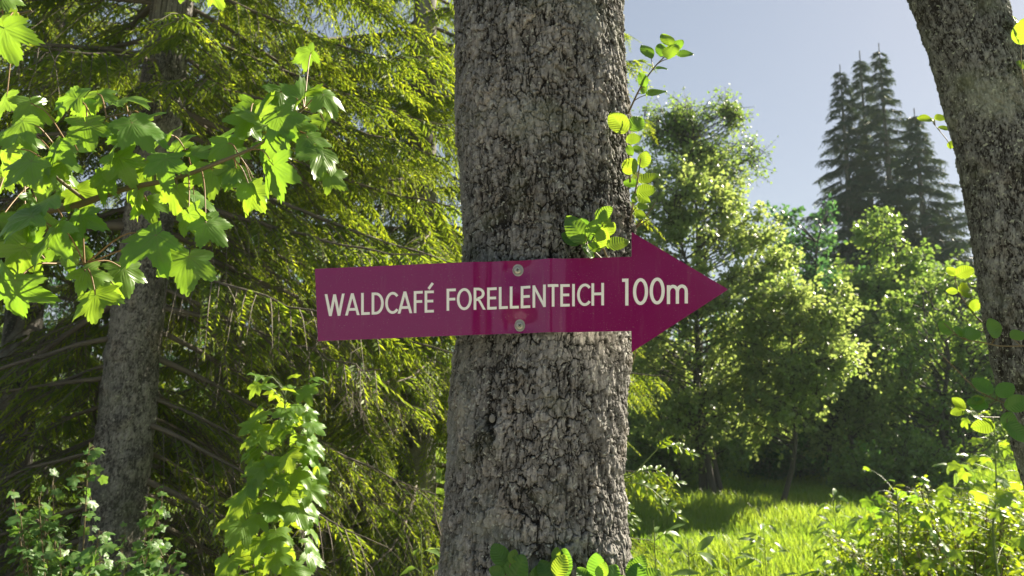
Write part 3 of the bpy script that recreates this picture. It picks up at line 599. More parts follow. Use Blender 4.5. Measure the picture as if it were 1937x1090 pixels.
# bushes of small lobed leaves: clumps of leaves round many thin stems
def bush(name, label, base, ext, nstem, nleaf, L, m, tpls, seed, cat='bush', group=None, up=.8, top=None):
    rr = np.random.default_rng(seed); root = thing(name, label, cat, np.array([base[0], base[1], 0.]), group)
    sm, lm = MB(), MB(); ex, ey, ez = ext
    A, Bp, C = [], [], []
    for i in range(nstem):
        az = rr.random() * 6.283; q = math.sqrt(rr.random()); tipz = ez * (1 - .45 * q ** 2) * (.75 + .3 * rr.random())
        tip = np.array([base[0] + ex * q * math.cos(az), base[1] + ey * q * math.sin(az), tipz]); b = np.array([base[0] + .15 * ex * q * math.cos(az), base[1] + .15 * ey * q * math.sin(az), 0])
        mid = b * .45 + tip * .55 + [0, 0, .08 * ez]; pth = bez([b, mid, tip], 12); tube(sm, pth, [.006, .0018], 4)
        k = nleaf // nstem; t = .25 + .75 * rr.random(k) ** .7; p = np.stack([np.interp(t, np.linspace(0, 1, 12), pth[:, c]) for c in range(3)], -1)
        d = unit(rr.normal(size=(k, 3)) * [1, 1, .6]); e = p + d * (L * (.4 + 1.3 * rr.random(k)))[:, None]
        A.append(p); Bp.append((p + e) / 2 + [0, 0, .008]); C.append(e)
    A, Bp, C = np.vstack(A), np.vstack(Bp), np.vstack(C); twigs(sm, A, Bp, C, .0011, .0007)
    yv = unit(C - A) + [0, 0, -.45]; nv = np.stack([.45 * rr.normal(size=len(A)), -.3 + .45 * rr.normal(size=len(A)), np.full(len(A), up)], -1); fr = frames(yv, nv)
    s = L * (.6 + .7 * rr.random(len(A))); which = rr.integers(len(tpls), size=len(A)); rv = np.clip(rr.random(len(A)) * .8 + .2 * (C[:, 2] / ez), 0, 1)
    for k, tp in enumerate(tpls):
        q = which == k; stamp(lm, tp, C[q], fr[q], s[q], rnd=rv[q])
    sm.build('stems', M['stem'], root); lm.build('foliage', M[m], root); return root
MINI = [maple_tpl(s + 70, 24, 2) for s in range(3)]
bush('low_bush', 'blue-green bush of small lobed leaves at lower left before the spruce trunk', P(165, 1100, 2.7), (.46, .40, 1.45), 60, 3000, .028, 'bush', MINI, 51)

# ------------------------------------------------------------------ spruces
def spruce(name, label, base, H, tr, boughs, seed, m='needle', lean=(0, 0), tuft=.046, dens=1.0, group=None, hi=False, tw='twig'):
    """boughs: (z, azimuth, length, droop, live fraction)"""
    rr = np.random.default_rng(seed); base = np.asarray(base, float); root = thing(name, label, 'spruce', base, group)
    ax = lambda z: base + np.array([lean[0] * z, lean[1] * z, z])
    zs = np.concatenate([np.linspace(-.1, 3.6, 500 if hi else 60), np.linspace(3.65, H, 60)]); rad = tr * np.clip(1 - zs / H, .03, 1) ** .8 * (1 + .35 * np.exp(-np.clip(zs, 0, 9) / .35))
    c = np.array([ax(z) for z in zs]); kn = [(rr.random() * 6.28, rr.random() * 3, .03, .012, .12) for _ in range(40)] if hi else []
    trunk(zs, c[:, 0], c[:, 1], rad, 200 if hi else 24, seed, .03, .05, .006 if hi else .004, kn).build('trunk', M['bark_spruce'], root)
    for (z, az, L, dr, live) in boughs:
        d = np.array([math.sin(az), math.cos(az), 0.]); t = np.linspace(0, 1, 14)[:, None]
        sidew = np.array([math.cos(az), -math.sin(az), 0.]); wob = rr.normal() * .10
        rise = rr.normal() * .08
        pth = ax(z) + d * L * t + np.array([0, 0, 1.]) * L * (rise * t - dr * t ** 1.4 + .35 * dr * t ** 3) + sidew * L * wob * np.sin(t * 3) + rr.normal(size=(14, 3)) * .012 * t
        bm = MB(); tube(bm, pth, np.array([.009 * L + .003, .0045 * L, .0025]) * (.7 + .6 * rr.random()), 5)
        nb_ = int((16 + 20 * L) * dens); ts = .12 + .86 * (np.arange(nb_) + rr.random(nb_)) / nb_
        p = np.stack([np.interp(ts, t[:, 0], pth[:, k]) for k in range(3)], -1); sg = np.where(np.arange(nb_) % 2, 1., -1.)
        l_ = (.16 + .42 * L * (1 - ts) * .55 + .16 * rr.random(nb_)) * (.8 + .4 * rr.random(nb_))
        bd = unit(d * (.55 + .4 * rr.random(nb_))[:, None] + sidew * (sg * (.65 + .3 * rr.random(nb_)))[:, None] + np.array([0, 0, 1.]) * (-.45 - .45 * rr.random(nb_))[:, None])
        e = p + bd * l_[:, None] + np.stack([0 * l_, 0 * l_, -.22 * l_], -1); mdp = p + bd * l_[:, None] * .5
        twigs(bm, p, mdp, e, .0035, .0012)
        lv = rr.random(nb_) < live * (.55 + .9 * ts)
        dead = ~lv
        if dead.any():                                          # bare brittle side twigs
            k = 4; pd = np.repeat(p[dead], k, 0); ed = np.repeat(e[dead], k, 0); u = rr.random(len(pd))[:, None]; q = pd + (ed - pd) * u
            f = q + unit(rr.normal(size=q.shape) + unit(ed - pd) * .8 + [0, 0, -.9]) * (.05 + .14 * rr.random(len(q)))[:, None]; twigs(bm, q, (q + f) / 2 + rr.normal(size=q.shape) * .008, f, .0016, .0008)
        bo = bm.build('branch', M[tw], root)
        if lv.any():
            nm = MB(); step = tuft * .32; kk = np.maximum(4, (l_[lv] / step).astype(int)); li = np.repeat(np.arange(lv.sum()), kk); first = np.concatenate([[0], np.cumsum(kk)[:-1]])
            u = ((np.arange(len(li)) - first[li]) + .6 * rr.random(len(li)))[:, None] / kk[li][:, None]; P0, P1, P2 = p[lv][li], mdp[lv][li], e[lv][li]
            q = P0 * (1 - u) ** 2 + 2 * P1 * u * (1 - u) + P2 * u ** 2; ax_ = unit(P2 - P0); pn_ = unit(np.cross(unit(e - p)[lv], rr.normal(size=(lv.sum(), 3)) * .35 + [0, 0, 1.]))[li]
            sg2 = np.where(np.arange(len(li)) % 2, 1., -1.)[:, None]; tipq = u[:, 0] > .9                      # flat fern-like sprays: side shoots left and right of each twig
            yv = ax_ * (.75 + .5 * u) + pn_ * sg2 * np.where(tipq, .25, .85)[:, None] + [0, 0, -.22] + rr.normal(size=q.shape) * .16
            sz = tuft * (1.55 - .8 * u[:, 0]) * (.7 + .6 * rr.random(len(q))); hue = rr.random(lv.sum())[li]
            rv = np.clip(.10 + .45 * hue * u[:, 0] + .25 * rr.random(len(q)) + .45 * (rr.random(len(q)) < .45 * u[:, 0]), 0, 1)
            nrm = np.cross(yv, pn_) + rr.normal(size=q.shape) * .25
            stamp(nm, NEEDLE, q, frames(yv, nrm), sz, rnd=rv); stamp(nm, NEEDLE, q, frames(yv, np.cross(unit(yv), unit(nrm))), sz * .9, rnd=rv)
            nm.build('needles', M[m], bo)
    return root
def boughs(z0, z1, n, L0, L1, seed, az0=0., az1=6.283, dr=(.25, .5), live=lambda z: 1.0):
    rr = np.random.default_rng(seed); o = []
    for i in range(n):
        z = z0 + (z1 - z0) * (i + rr.random()) / n; f = (z - z0) / (z1 - z0)
        az = az0 + (az1 - az0) * ((i * .618 + rr.random() * .15) % 1); o.append((z, az, (L0 + (L1 - L0) * f) * (.8 + .35 * rr.random()), dr[0] + (dr[1] - dr[0]) * rr.random(), live(z)))
    return o
# nearest spruce: grey trunk at left, dead lower boughs, living upper ones
bA = P(196, 1090, 4.0); bA[2] = 0
ltop = P(345, 0, 4.0)
spruce('spruce_tree', 'nearest spruce with bare grey trunk and dead lower branches at left', bA, 10.5, .15,
       boughs(.3, 2.7, 50, 1.4, 1.9, 61, az0=-2.1, az1=2.0, dr=(.3, .8), live=lambda z: .16 + .12 * z) + boughs(2.5, 4.6, 34, 1.9, 1.7, 62, az0=-2.3, az1=2.2, live=lambda z: .75) + boughs(3.0, 4.8, 7, 1.0, 1.2, 64, az0=2.2, az1=4.0, live=lambda z: .7) + boughs(4.6, 9.5, 24, 1.6, .4, 63), 60,
       lean=((ltop[0] - P(235, 1000, 4.0)[0]) / (ltop[2] - P(235, 1000, 4.0)[2]), 0), hi=True)
bB = G(790, 6.4)
spruce('spruce_tree', 'sunlit yellow-green spruce behind the sign, just left of the thick trunk', bB, 11, .17,
       boughs(.2, 5.4, 80, 2.15, 1.75, 71, dr=(.3, .6), live=lambda z: 2.) + boughs(5.4, 10.3, 20, 1.6, .3, 72), 70)
spruce('spruce_tree', 'shaded spruce deeper in the stand, between the bare trunk and the sunlit spruce', G(430, 7.6), 12, .16,
       boughs(.3, 5.8, 56, 2.1, 1.8, 81, live=lambda z: .6 + .1 * z) + boughs(5.8, 11, 16, 1.6, .3, 82), 80)
spruce('spruce_tree', 'dark spruce at the far left edge behind the maple leaves', G(30, 6.0), 11, .16,
       boughs(.3, 5.2, 54, 2.0, 1.8, 91, live=lambda z: .35 + .12 * z) + boughs(5.2, 10, 16, 1.5, .3, 92), 90)

spruce('spruce_tree', 'spruce almost hidden behind the thick trunk, a fringe showing at its right side', G(1065, 9.0), 10.5, .12, boughs(.6, 7.2, 50, 1.05, .95, 95, dr=(.3, .6), live=lambda z: 2.) + boughs(7.2, 10, 12, .8, .3, 96), 94)
# ------------------------------------------------------------------ broadleaf trees beyond the meadow
def leafy(name, label, base, blobs, nclump, nleaf, L, m, seed, tr=.09, stems=1, clump=.42, tpl=HEXA, fill=.75, group=None, hang=.4, cat='tree', stem_h=None):
    """blobs: ellipsoids (cx, cy, cz, rx, ry, rz) in world units; leaves gathered in clumps on limbs"""
    rr = np.random.default_rng(seed); base = np.array([base[0], base[1], 0.]); root = thing(name, label, cat, base, group)
    bl = np.array(blobs, float); vol = bl[:, 3] * bl[:, 4] * bl[:, 5]; pick = rr.choice(len(bl), nclump, p=vol / vol.sum()); q = bl[pick]
    d = unit(rr.normal(size=(nclump, 3))); rad = fill + (1.0 - fill) * rr.random(nclump); rad = np.where(rr.random(nclump) < .25, rr.random(nclump), rad)
    cc = q[:, :3] + d * q[:, 3:] * rad[:, None]; cc[:, 2] = np.maximum(cc[:, 2], .25)
    wm, lm = MB(), MB(); mean = cc.mean(0); htop = cc[:, 2].max()
    trunks = []
    for s in range(stems):
        b = base + np.array([rr.normal() * .25, rr.normal() * .25, 0]) * (stems > 1); tip = np.array([mean[0] + np.clip(rr.normal(), -1, 1) * .35 * cc[:, 0].std() * (stems > 1) * 1.6, mean[1] + rr.normal() * .2, htop * .86])
        pth = bez([b - [0, 0, .1], b * .7 + tip * .3 + rr.normal(size=3) * .08, b * .35 + tip * .65 + rr.normal(size=3) * .12, tip], 24); tb = MB(); tube(tb, pth, [tr, tr * .7, tr * .45, .012], 8)
        tb.build('trunk', M['bark_far'], root); trunks.append(pth)
    allp = np.vstack(trunks)
    for c in cc:
        dz = allp[:, 2] - (c[2] - .5 * np.linalg.norm(allp[:, :2] - c[:2], axis=1)); k = np.argmin(np.abs(dz) + .3 * np.linalg.norm(allp - c, axis=1)); s = allp[k]
        tube(wm, bez([s, s * .5 + c * .5 + rr.normal(size=3) * .08 + [0, 0, .05], c], 7), [tr * .25, .006], 4)
    k = nleaf // nclump; n = k * nclump; nt_ = 5
    vd = unit(d * .75 + [0, 0, .55] + rr.normal(size=(nclump, 3)) * .35); ln = clump * np.clip(np.exp(rr.normal(size=nclump) * .3), .5, 1.5) * 1.35      # sprays of twigs leave each limb end
    td = unit(np.repeat(vd, nt_, 0) + rr.normal(size=(nclump * nt_, 3)) * .55); tl = np.repeat(ln, nt_) * (.55 + .6 * rr.random(nclump * nt_)); tb0 = np.repeat(cc - vd * ln[:, None] * .45, nt_, 0); te = tb0 + td * tl[:, None] - np.array([0, 0, 1.]) * (hang * .25 * tl)[:, None]
    twigs(wm, tb0, (tb0 + te) / 2 + [0, 0, .03], te, .007, .003)
    ti = (np.repeat(np.arange(nclump), k) * nt_ + rr.integers(nt_, size=n)); u = rr.random(n) ** .65 * 1.06; off = td[ti]
    pos = tb0[ti] + (te - tb0)[ti] * u[:, None] + rr.normal(size=(n, 3)) * (clump * .24 * (1.15 - .55 * u))[:, None]
    yv = off * .6 + np.array([0, 0, -hang]) + rr.normal(size=(n, 3)) * .5; nv = rr.normal(size=(n, 3)) * .8 + [0, 0, .7]
    crv = np.repeat(rr.random(nclump), k); stamp(lm, tpl, pos, frames(yv, nv), L * (.6 + .8 * rr.random(n)), rnd=np.clip(.45 * crv + .6 * rr.random(n), 0, 1))
    wm.build('limbs', M['bark_far'], root); lm.build('foliage', M[m], root); return root
def blob(px, py, wpx, hpx, Y, dy=None):
    c = P(px, py, Y); k = Y / FPX; return (c[0], c[1], c[2], wpx * k / 2, (dy or wpx * k * .45), hpx * k / 2)
Y1 = 13.0
leafy('willow_tree', 'pale tree with an airy open top right behind the thick trunk', G(1335, Y1), [blob(1290, 230, 140, 130, Y1), blob(1385, 215, 60, 110, Y1), blob(1330, 300, 200, 90, Y1), blob(1240, 250, 70, 150, Y1), blob(1420, 290, 60, 70, Y1)], 190, 9000, .05, 'leaf_mid', 101, tr=.028, stems=4, clump=.30, tpl=HEXA, fill=.0)
leafy('broadleaf_tree', 'broad bright yellow-green tree filling the space right of the arrow\'s head', G(1340, 12.2), [blob(1290, 410, 200, 200, 12.2), blob(1390, 390, 120, 140, 12.4), blob(1440, 440, 80, 180, 12.2), blob(1480, 500, 50, 140, 12.3), blob(1370, 550, 170, 220, 12), blob(1250, 590, 160, 300, 12.4), blob(1290, 760, 190, 230, 12.2), blob(1400, 690, 130, 170, 12), blob(1330, 330, 90, 70, 12.4)], 230, 31000, .062, 'willow', 102, tr=.06, stems=3, clump=.30)
leafy('broadleaf_tree', 'pale sparkling small tree right of the arrow tip, on one thin trunk', G(1465, 11.6), [blob(1490, 570, 120, 110, 11.6), blob(1560, 640, 90, 110, 11.6), blob(1430, 660, 110, 110, 11.6), blob(1520, 700, 170, 110, 11.6), blob(1470, 780, 150, 100, 11.6), blob(1590, 560, 40, 50, 11.8), blob(1610, 660, 50, 60, 11.9)], 120, 13500, .062, 'willow', 103, tr=.045, clump=.30)
leafy('broadleaf_tree', 'dark blue-green round tree in shade, left of the tall spruces', G(1560, 18), [blob(1520, 460, 110, 130, 18), blob(1490, 410, 50, 50, 18), blob(1570, 410, 60, 60, 18), blob(1560, 620, 220, 240, 18), blob(1470, 600, 100, 240, 18), blob(1540, 790, 240, 140, 18)], 220, 24000, .10, 'leaf_dark', 104, tr=.10, clump=.42)
leafy('broadleaf_tree', 'bright-topped tree standing directly in front of the tall dark spruces', G(1665, 16), [blob(1640, 395, 40, 50, 16), blob(1660, 450, 80, 90, 16), blob(1720, 500, 80, 70, 16), blob(1660, 590, 170, 170, 16), blob(1740, 590, 70, 140, 16), blob(1610, 520, 40, 80, 16), blob(1690, 720, 170, 120, 16)], 170, 19000, .085, 'leaf_mid', 105, tr=.08, stems=3, clump=.33)
leafy('broadleaf_tree', 'shady green tree low at right, against the leaning trunk', G(1790, 14.5), [blob(1770, 690, 150, 200, 14.5), blob(1830, 790, 170, 180, 14.5), blob(1900, 650, 150, 240, 14.5), blob(1700, 780, 140, 140, 14.5), blob(1770, 530, 110, 110, 14.5), blob(1700, 620, 90, 110, 13.6)], 170, 16000, .075, 'leaf_mid', 106, tr=.07, stems=3, clump=.30)
leafy('broadleaf_tree', 'dim bushy tree low behind the arrow, next to the thick trunk', G(1240, 13.8), [blob(1240, 800, 170, 200, 13.8), blob(1320, 830, 150, 150, 13.8), blob(1200, 700, 100, 230, 14)], 120, 13000, .075, 'leaf_mid', 107, tr=.05, stems=3, clump=.30)
leafy('broadleaf_tree', 'green tree in the second row behind the pale sparkling one', G(1580, 14.6), [blob(1600, 730, 200, 140, 14.6), blob(1530, 740, 120, 150, 14.4), blob(1670, 690, 130, 190, 14.8), blob(1610, 820, 200, 80, 14.6)], 120, 12000, .075, 'willow', 108, tr=.06, stems=3, clump=.30)
leafy('broadleaf_tree', 'yellow-green sapling-like tree peeking out low between the two pale trees', G(1400, 15.5), [blob(1410, 800, 130, 150, 15.5), blob(1440, 560, 100, 260, 16), blob(1400, 700, 120, 140, 15.5)], 90, 13000, .085, 'leaf_mid', 109, tr=.06, stems=2, clump=.38)
leafy('broadleaf_tree', 'dark leafy tree out of view behind the camera, mirrored faintly in the right half of the sign', (1.75, -7.2), [(1.7, -7.2, 2.6, 1.5, 1.2, 1.7)], 90, 9000, .11, 'leaf_dark', 120, tr=.1, clump=.45)  # unseen tree, placed to darken the reflection in the sign's right half
# tall dark spruces far right
def far_spruce(label, px, topy, Y, wid, seed, n=150, twm='bark_far'):
    b = G(px, Y); H = P(px, topy, Y)[2]
    rr = np.random.default_rng(seed); o = []
    for i in range(n):
        f = (i + rr.random()) / n; z = H * (.06 + .92 * f); L = (wid * (1 - f) ** 1.2 + .10) * (.7 + .5 * rr.random()); o.append((z, i * 2.4 + rr.normal() * .3, L, .22 + .22 * rr.random() - .35 * max(0, f - .75), 1.0))
    return spruce('spruce_tree', label, b, H, .2, o, seed, 'needle_far', tuft=.12, dens=.62, tw=twm)
far_spruce('tallest far spruce, rightmost spire of the dark trio', 1714, 82, 25, 5.2, 111)
far_spruce('middle spire of the dark far spruce trio', 1674, 96, 26.5, 5.0, 112)
far_spruce('leftmost and lowest spire of the dark far spruce trio', 1632, 122, 25.5, 5.0, 113)
far_spruce('brownish dark spruce half hidden behind the leaning trunk', 1775, 205, 24, 5.6, 114)

# distant wood closing the view, and undergrowth along its foot
rr = np.random.default_rng(121); lm = MB(); n = 110000
ang = rr.uniform(-math.pi, math.pi, n); dist = 33 + 6 * rr.random(n); zt = 6.5 + 2.4 * vnoise(ang * 14, 0 * ang, 5) + 2 * vnoise(ang * 40, 0 * ang, 6); zt = np.where((ang > R_(3)) & (ang < R_(45)), zt * .62, zt); zt = np.where(np.abs(ang) > 1.6, zt * .3, zt); z = zt * rr.random(n) ** .75
pos = np.stack([dist * np.sin(ang), dist * np.cos(ang), z], -1); stamp(lm, HEXA, pos, frames(rr.normal(size=(n, 3)), rr.normal(size=(n, 3))), .24 * (.6 + .8 * rr.random(n)), rnd=rr.random(n) * .8)
o = lm.build('distant_wood', M['leaf_dark']); o['kind'] = 'stuff'; o['label'] = 'far-off wood closing the view behind the meadow'; o['category'] = 'wood'
leafy('undergrowth_bush', 'dark low bush between the trunks at the back of the meadow', G(1500, 16), [blob(1500, 880, 160, 110, 16), blob(1420, 870, 130, 120, 16)], 50, 6000, .08, 'leaf_dark', 131, tr=.02, stems=3, clump=.4, cat='bush')
leafy('undergrowth_bush', 'low bush under the second-row trees, left of the leaning trunk', G(1720, 13.5), [blob(1720, 880, 170, 100, 13.5), blob(1640, 895, 120, 80, 13.5)], 50, 6000, .07, 'leaf_mid', 132, tr=.02, stems=3, clump=.35, cat='bush')

leafy('undergrowth_bush', 'leafy bush far behind the bare spruce trunk at left', G(120, 10.5), [blob(60, 760, 260, 200, 10.5), blob(170, 800, 200, 140, 10.2), blob(-60, 680, 200, 280, 11)], 70, 9000, .075, 'leaf_mid', 133, tr=.03, stems=3, clump=.36, cat='bush')
leafy('undergrowth_bush', 'leafy bush glimpsed between the bare spruce trunk and the young maple', G(400, 10.2), [blob(380, 790, 220, 150, 10.2), blob(470, 720, 160, 180, 10.8)], 60, 7500, .075, 'leaf_mid', 134, tr=.03, stems=3, clump=.36, cat='bush')
leafy('undergrowth_bush', 'leafy bush behind the sunlit spruce, left of the thick trunk\'s foot', G(680, 11), [blob(650, 800, 220, 170, 11), blob(760, 740, 160, 220, 11.4)], 60, 7500, .075, 'leaf_mid', 135, tr=.03, stems=3, clump=.36, cat='bush')
# ------------------------------------------------------------------ ground and grass
def gh(x, y): return .05 * np.sin(x * .7 + 1) * np.cos(y * .5) + .03 * np.sin(x * 1.9 + y * 1.3) - .0
g = MB(); rs = np.concatenate([np.linspace(0, 30, 90), np.geomspace(32, 1500, 24)]); aa = np.linspace(0, 2 * math.pi, 96, endpoint=False)
RR, AA = np.meshgrid(rs, aa, indexing='ij'); X, Y = RR * np.sin(AA), RR * np.cos(AA) + 6; Z = gh(X, Y) * np.exp(-RR / 40) - .02
i = np.arange(len(rs) - 1)[:, None] * 96; j = np.arange(96)[None]; j2 = (j + 1) % 96
g.add(np.stack([X, Y, Z], -1).reshape(-1, 3), np.stack([i + j, i + 96 + j, i + 96 + j2, i + j2], -1).reshape(-1, 4)[96:])
g.add(np.array([[0, 6, -.02 + float(gh(0, 6))]] ), np.zeros((0, 3), int)) if False else None
m, n, l, bs = mat('meadow soil'); oc = objco(n); nz = noise(n, l, 1.2, 6, .65, oc); n2 = noise(n, l, 18, 5, .7, oc)
gr = mixc(n, l, n2, (.035, .075, .012), (.10, .16, .025)); soil = mixc(n, l, n2, (.03, .022, .014), (.085, .062, .035))
sx = n.new('ShaderNodeSeparateXYZ'); l.new(oc, sx.inputs[0]); mp = n.new('ShaderNodeMapRange'); l.new(sx.outputs[0], mp.inputs[0]); mp.inputs[1].default_value = -.6; mp.inputs[2].default_value = .9
l.new(mixc(n, l, mp.outputs[0], mixc(n, l, ramp(n, l, nz, [(.45, 0.), (.6, 1.)]), soil, gr), gr), bs.inputs['Base Color']); bs.inputs['Roughness'].default_value = .95
b = n.new('ShaderNodeBump'); b.inputs['Strength'].default_value = .6; b.inputs['Distance'].default_value = .05; l.new(n2, b.inputs['Height']); l.new(b.outputs[0], bs.inputs['Normal'])
o = g.build('ground', m); o['kind'] = 'structure'
pm = MB(); X, Y = np.meshgrid(np.linspace(-14, 14, 180), np.linspace(-3.4, .75, 40)); Y = Y + .25 * np.sin(X * .9) + .12 * np.sin(X * 2.3); i = np.arange(39)[:, None] * 180; j = np.arange(179)[None]
pm.add(np.stack([X, Y, gh(X, Y) * np.exp(-np.sqrt(X ** 2 + (Y - 6) ** 2) / 40) + .012 + 0 * X], -1).reshape(-1, 3), np.stack([i + j, i + j + 1, i + 181 + j, i + 180 + j], -1).reshape(-1, 4))
o = pm.build('path', plain('added bounce gravel', (.40, .37, .32), .9, 0, .3, 90, .5)); o['kind'] = 'structure'  # unseen pale strip, added to bounce sunlight onto trunk and sign
rr = np.random.default_rng(141); gm = MB(); n = 170000
yy = 4.2 + 19 * rr.random(n) ** 1.35; x = yy * rr.uniform(-.05, .78, n); yl = 7 + 18 * rr.random(60000); xl = yl * rr.uniform(-.75, 0, 60000)
x, yy = np.concatenate([x, xl]), np.concatenate([yy, yl]); n = len(x)
pt_ = vnoise(x * .9, yy * .9, 3); hgt = (.07 + .13 * rr.random(n)) * (.45 + 1.1 * pt_) * (1 + .25 * (vnoise(x * 2.7, yy * 2.1, 9) > .72)); wd = .0035 + .0005 * yy; az = rr.random(n) * 6.283; ln = .15 + .35 * rr.random(n)
b0 = np.stack([x, yy, gh(x, yy) - .03], -1); dv = np.stack([np.cos(az), np.sin(az), 0 * az], -1); sv = np.stack([-np.sin(az), np.cos(az), 0 * az], -1); up_ = np.array([0, 0, 1.])
m1 = b0 + up_ * (hgt * .6)[:, None] + dv * (hgt * ln * .3)[:, None]; tp_ = b0 + up_ * (hgt * (1 - .25 * ln))[:, None] + dv * (hgt * ln)[:, None]; s1 = sv * wd[:, None]
V = np.stack([b0 - s1, b0 + s1, m1 + s1 * .8, m1 - s1 * .8, tp_], 1).reshape(-1, 3); k = np.arange(n)[:, None] * 5
rv = np.repeat(np.clip(pt_ * .6 + .5 * rr.random(n), 0, 1), 5)
gm.add(V, k + np.array([[0, 1, 2, 3]]), rnd=rv); gm.F.append(k + np.array([[3, 2, 4]]))
o = gm.build('meadow_grass', M['grass']); o['kind'] = 'stuff'; o['label'] = 'bright sunlit meadow grass'; o['category'] = 'grass'

hz = MB(); x0, x1, y0, y1, z0, z1 = -60, 60, -45, 60, -1.4, 18
hz.add([[x0, y0, z0], [x1, y0, z0], [x1, y1, z0], [x0, y1, z0], [x0, y0, z1], [x1, y0, z1], [x1, y1, z1], [x0, y1, z1]], [[0, 3, 2, 1], [4, 5, 6, 7], [0, 1, 5, 4], [1, 2, 6, 5], [2, 3, 7, 6], [3, 0, 4, 7]])
m = bpy.data.materials.new('thin evening haze'); m.use_nodes = True; m.node_tree.nodes.remove(m.node_tree.nodes['Principled BSDF'])
pv = m.node_tree.nodes.new('ShaderNodeVolumePrincipled'); pv.inputs['Density'].default_value = .0010; pv.inputs['Color'].default_value = (.82, .97, .95, 1); m.node_tree.links.new(pv.outputs[0], m.node_tree.nodes['Material Output'].inputs['Volume'])
o = hz.build('haze', m, None, False); o['kind'] = 'stuff'
# ------------------------------------------------------------------ rowan, herbs and shrubs at the right foot
def rowan(name, label, stem, leaves, seed, r=.004, L=.034, m='rowan'):
    rr = np.random.default_rng(seed); st = bez(stem, 30); root = thing(name, label, 'sapling', st[0] * [1, 1, 0]); sm, lm = MB(), MB(); tube(sm, st, [r, r * .4], 6)
    for (a, b, sag, npair, sc) in leaves:
        a, b = np.asarray(a), np.asarray(b); pth = bez([a, (a + b) / 2 + [0, 0, sag], b], 20); tube(sm, pth, [.0013, .0006], 4); ax = unit(b - a); sd = unit(np.cross(ax, [0, -.75, .65]) + rr.normal(size=3) * .15); nn = unit(np.cross(sd, ax))
        for i in range(npair):
            t = .22 + .76 * i / (npair - 1); p = pth[int(t * 19)]; s = L * sc * (1 - .35 * abs(t - .5))
            for sg in (-1, 1): stamp(lm, LEAFLET[rr.integers(3)], p[None], frames((ax * .75 + sd * sg + rr.normal(size=3) * .12)[None], (nn + rr.normal(size=3) * .25)[None]), [s * (.9 + .25 * rr.random())], rnd=rr.random(1))
        stamp(lm, LEAFLET[0], pth[-1:], frames(ax[None], nn[None]), [L * sc], rnd=rr.random(1))
    sm.build('stem', M['stem_green'], root); lm.build('foliage', M[m], root)
rowan('rowan_sapling', 'rowan sapling with feathered leaflets sticking out right of the thick trunk\'s foot', [P(1150, 1700, 2.1), P(1150, 1150, 2.1), P(1165, 930, 2.1), P(1205, 890, 2.1), P(1255, 838, 2.1)],
      [(P(1172, 912, 2.08), P(1282, 975, 2.05), .03, 8, 1.0), (P(1185, 905, 2.1), P(1282, 912, 2.12), .03, 7, .9), (P(1250, 845, 2.1), P(1308, 858, 2.08), .012, 6, .75), (P(1165, 935, 2.1), P(1200, 985, 2.05), .01, 5, .8), (P(1240, 850, 2.1), P(1262, 832, 2.1), .0, 4, .6), (P(1168, 950, 2.1), P(1190, 1000, 2.0), .0, 4, .8)], 151)
def herb(label, px, topy, Y, nleaf, L, seed, name='meadow_herb', spread=.5, m='herb', group=None):
    rr = np.random.default_rng(seed); b = G(px, Y); t = P(px + rr.normal() * 6, topy, Y); root = thing(name, label, 'herb', b, group); st = bez([b, b * .5 + t * .5 + [rr.normal() * .02, 0, 0], t], 20); sm, lm = MB(), MB(); tube(sm, st, [.0045, .0016], 5)
    k = nleaf; ts = .15 + .85 * rr.random(k); p = st[(ts * 19).astype(int)]; az = rr.random(k) * 6.283; e = p + np.stack([np.cos(az), np.sin(az), .6 + 0 * az], -1) * (L * spread * (1.3 - ts))[:, None]; twigs(sm, p, (p + e) / 2, e, .0012, .0008)
    yv = np.stack([np.cos(az), np.sin(az), .1 + .5 * rr.normal(size=k)], -1); nv = np.stack([.3 * rr.normal(size=k), -.4 + .3 * rr.normal(size=k), 1 + 0 * az], -1); fr = frames(yv, nv)
    for q in range(3): w_ = np.arange(k) % 3 == q; stamp(lm, LANCE[q], e[w_], fr[w_], L * (.6 + .6 * rr.random(w_.sum())) * (1.25 - .6 * ts[w_]), rnd=rr.random(w_.sum()))
    sm.build('stem', M['stem_green'], root); lm.build('foliage', M[m], root)
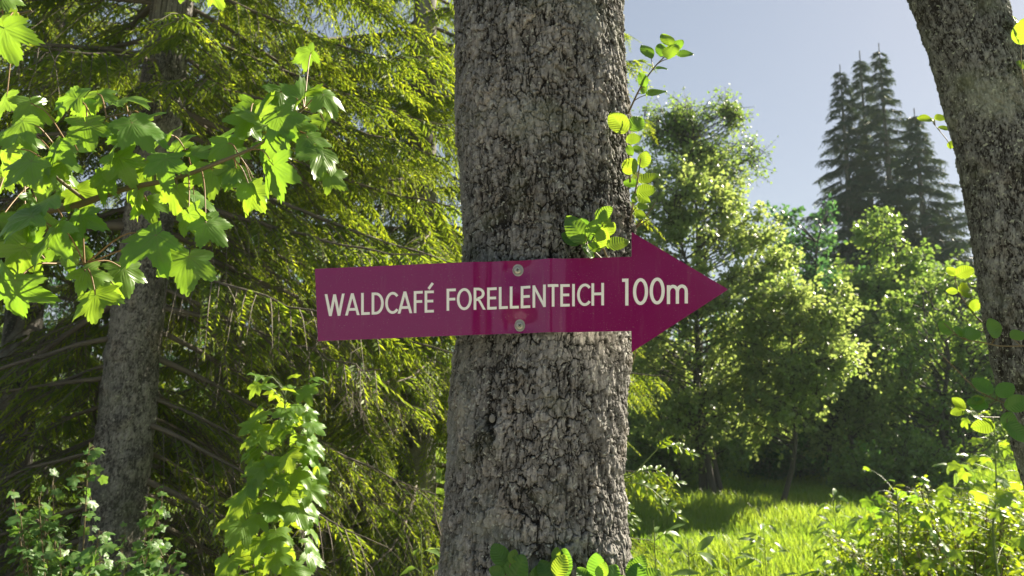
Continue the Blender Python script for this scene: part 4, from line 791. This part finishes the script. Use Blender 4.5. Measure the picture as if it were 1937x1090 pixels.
herb('tall thin herb standing alone in the sunny meadow', 1562, 935, 5.6, 46, .17, 161, spread=.9)
herb('short leafy herb in the meadow, left of the tall thin one', 1440, 985, 5.2, 40, .15, 162, spread=.8)
herb('lone slender herb beside the leaning trunk above the shrubs', 1800, 850, 5.4, 40, .15, 163, spread=.8)
herb('pale herb with long leaves at the thick trunk\'s right foot', 1228, 985, 2.5, 46, .12, 164, spread=.8)
herb('pale bottom herb a hand right of the one at the trunk\'s foot', 1290, 1020, 2.6, 30, .12, 165, spread=.8)
herb('pale herb with narrow leaves at the thick trunk\'s left foot', 800, 1010, 2.5, 40, .11, 166, spread=.6)
herb('low pale herb at the bottom of the meadow, right of centre', 1370, 1050, 3.4, 40, .14, 167, spread=.8)
bush('leafy_shrub', 'sunny shrub of small leaves in the lower right corner', P(1850, 1100, 4.2), (.95, .7, 1.18), 110, 12000, .036, 'rowan', LEAFLET[:2] + [oval_tpl(88, 3, 5, wide=.3, veins=1, serr=0, pleat=0)], 171)
bush('leafy_shrub', 'paler low shrub at bottom right, left of the corner shrub', P(1740, 1120, 4.8), (.50, .6, .86), 70, 5200, .034, 'herb', [oval_tpl(89, 3, 5, wide=.32, veins=1, serr=0, pleat=0), LEAFLET[2]], 172)
sapling('maple_sapling', 'young dark-leaved maple among the shrubs at lower right', [G(1700, 3.9), P(1705, 1100, 3.9), P(1700, 985, 3.9), P(1695, 925, 3.9)], None, 34, .058, 173, m='maple', spread=1.5)
sapling('maple_sapling', 'young maple with yellow-green leaves under the leaning trunk', [G(1880, 3.6), P(1882, 1050, 3.6), P(1885, 930, 3.6), P(1880, 800, 3.6)], None, 44, .062, 174, spread=1.6)
sm = MB(); tube(sm, bez([P(815, 1300, 2.3), P(838, 1060, 2.3), P(822, 970, 2.3), P(826, 915, 2.3)], 16), [.003, .001], 5); tag(sm.build('dry_stalk', M['twig']), 'bare dry stalk left of the thick trunk\'s foot', 'stalk')
# strip bookkeeping
for o in bpy.data.objects:
    if '_o' in o: del o['_o']
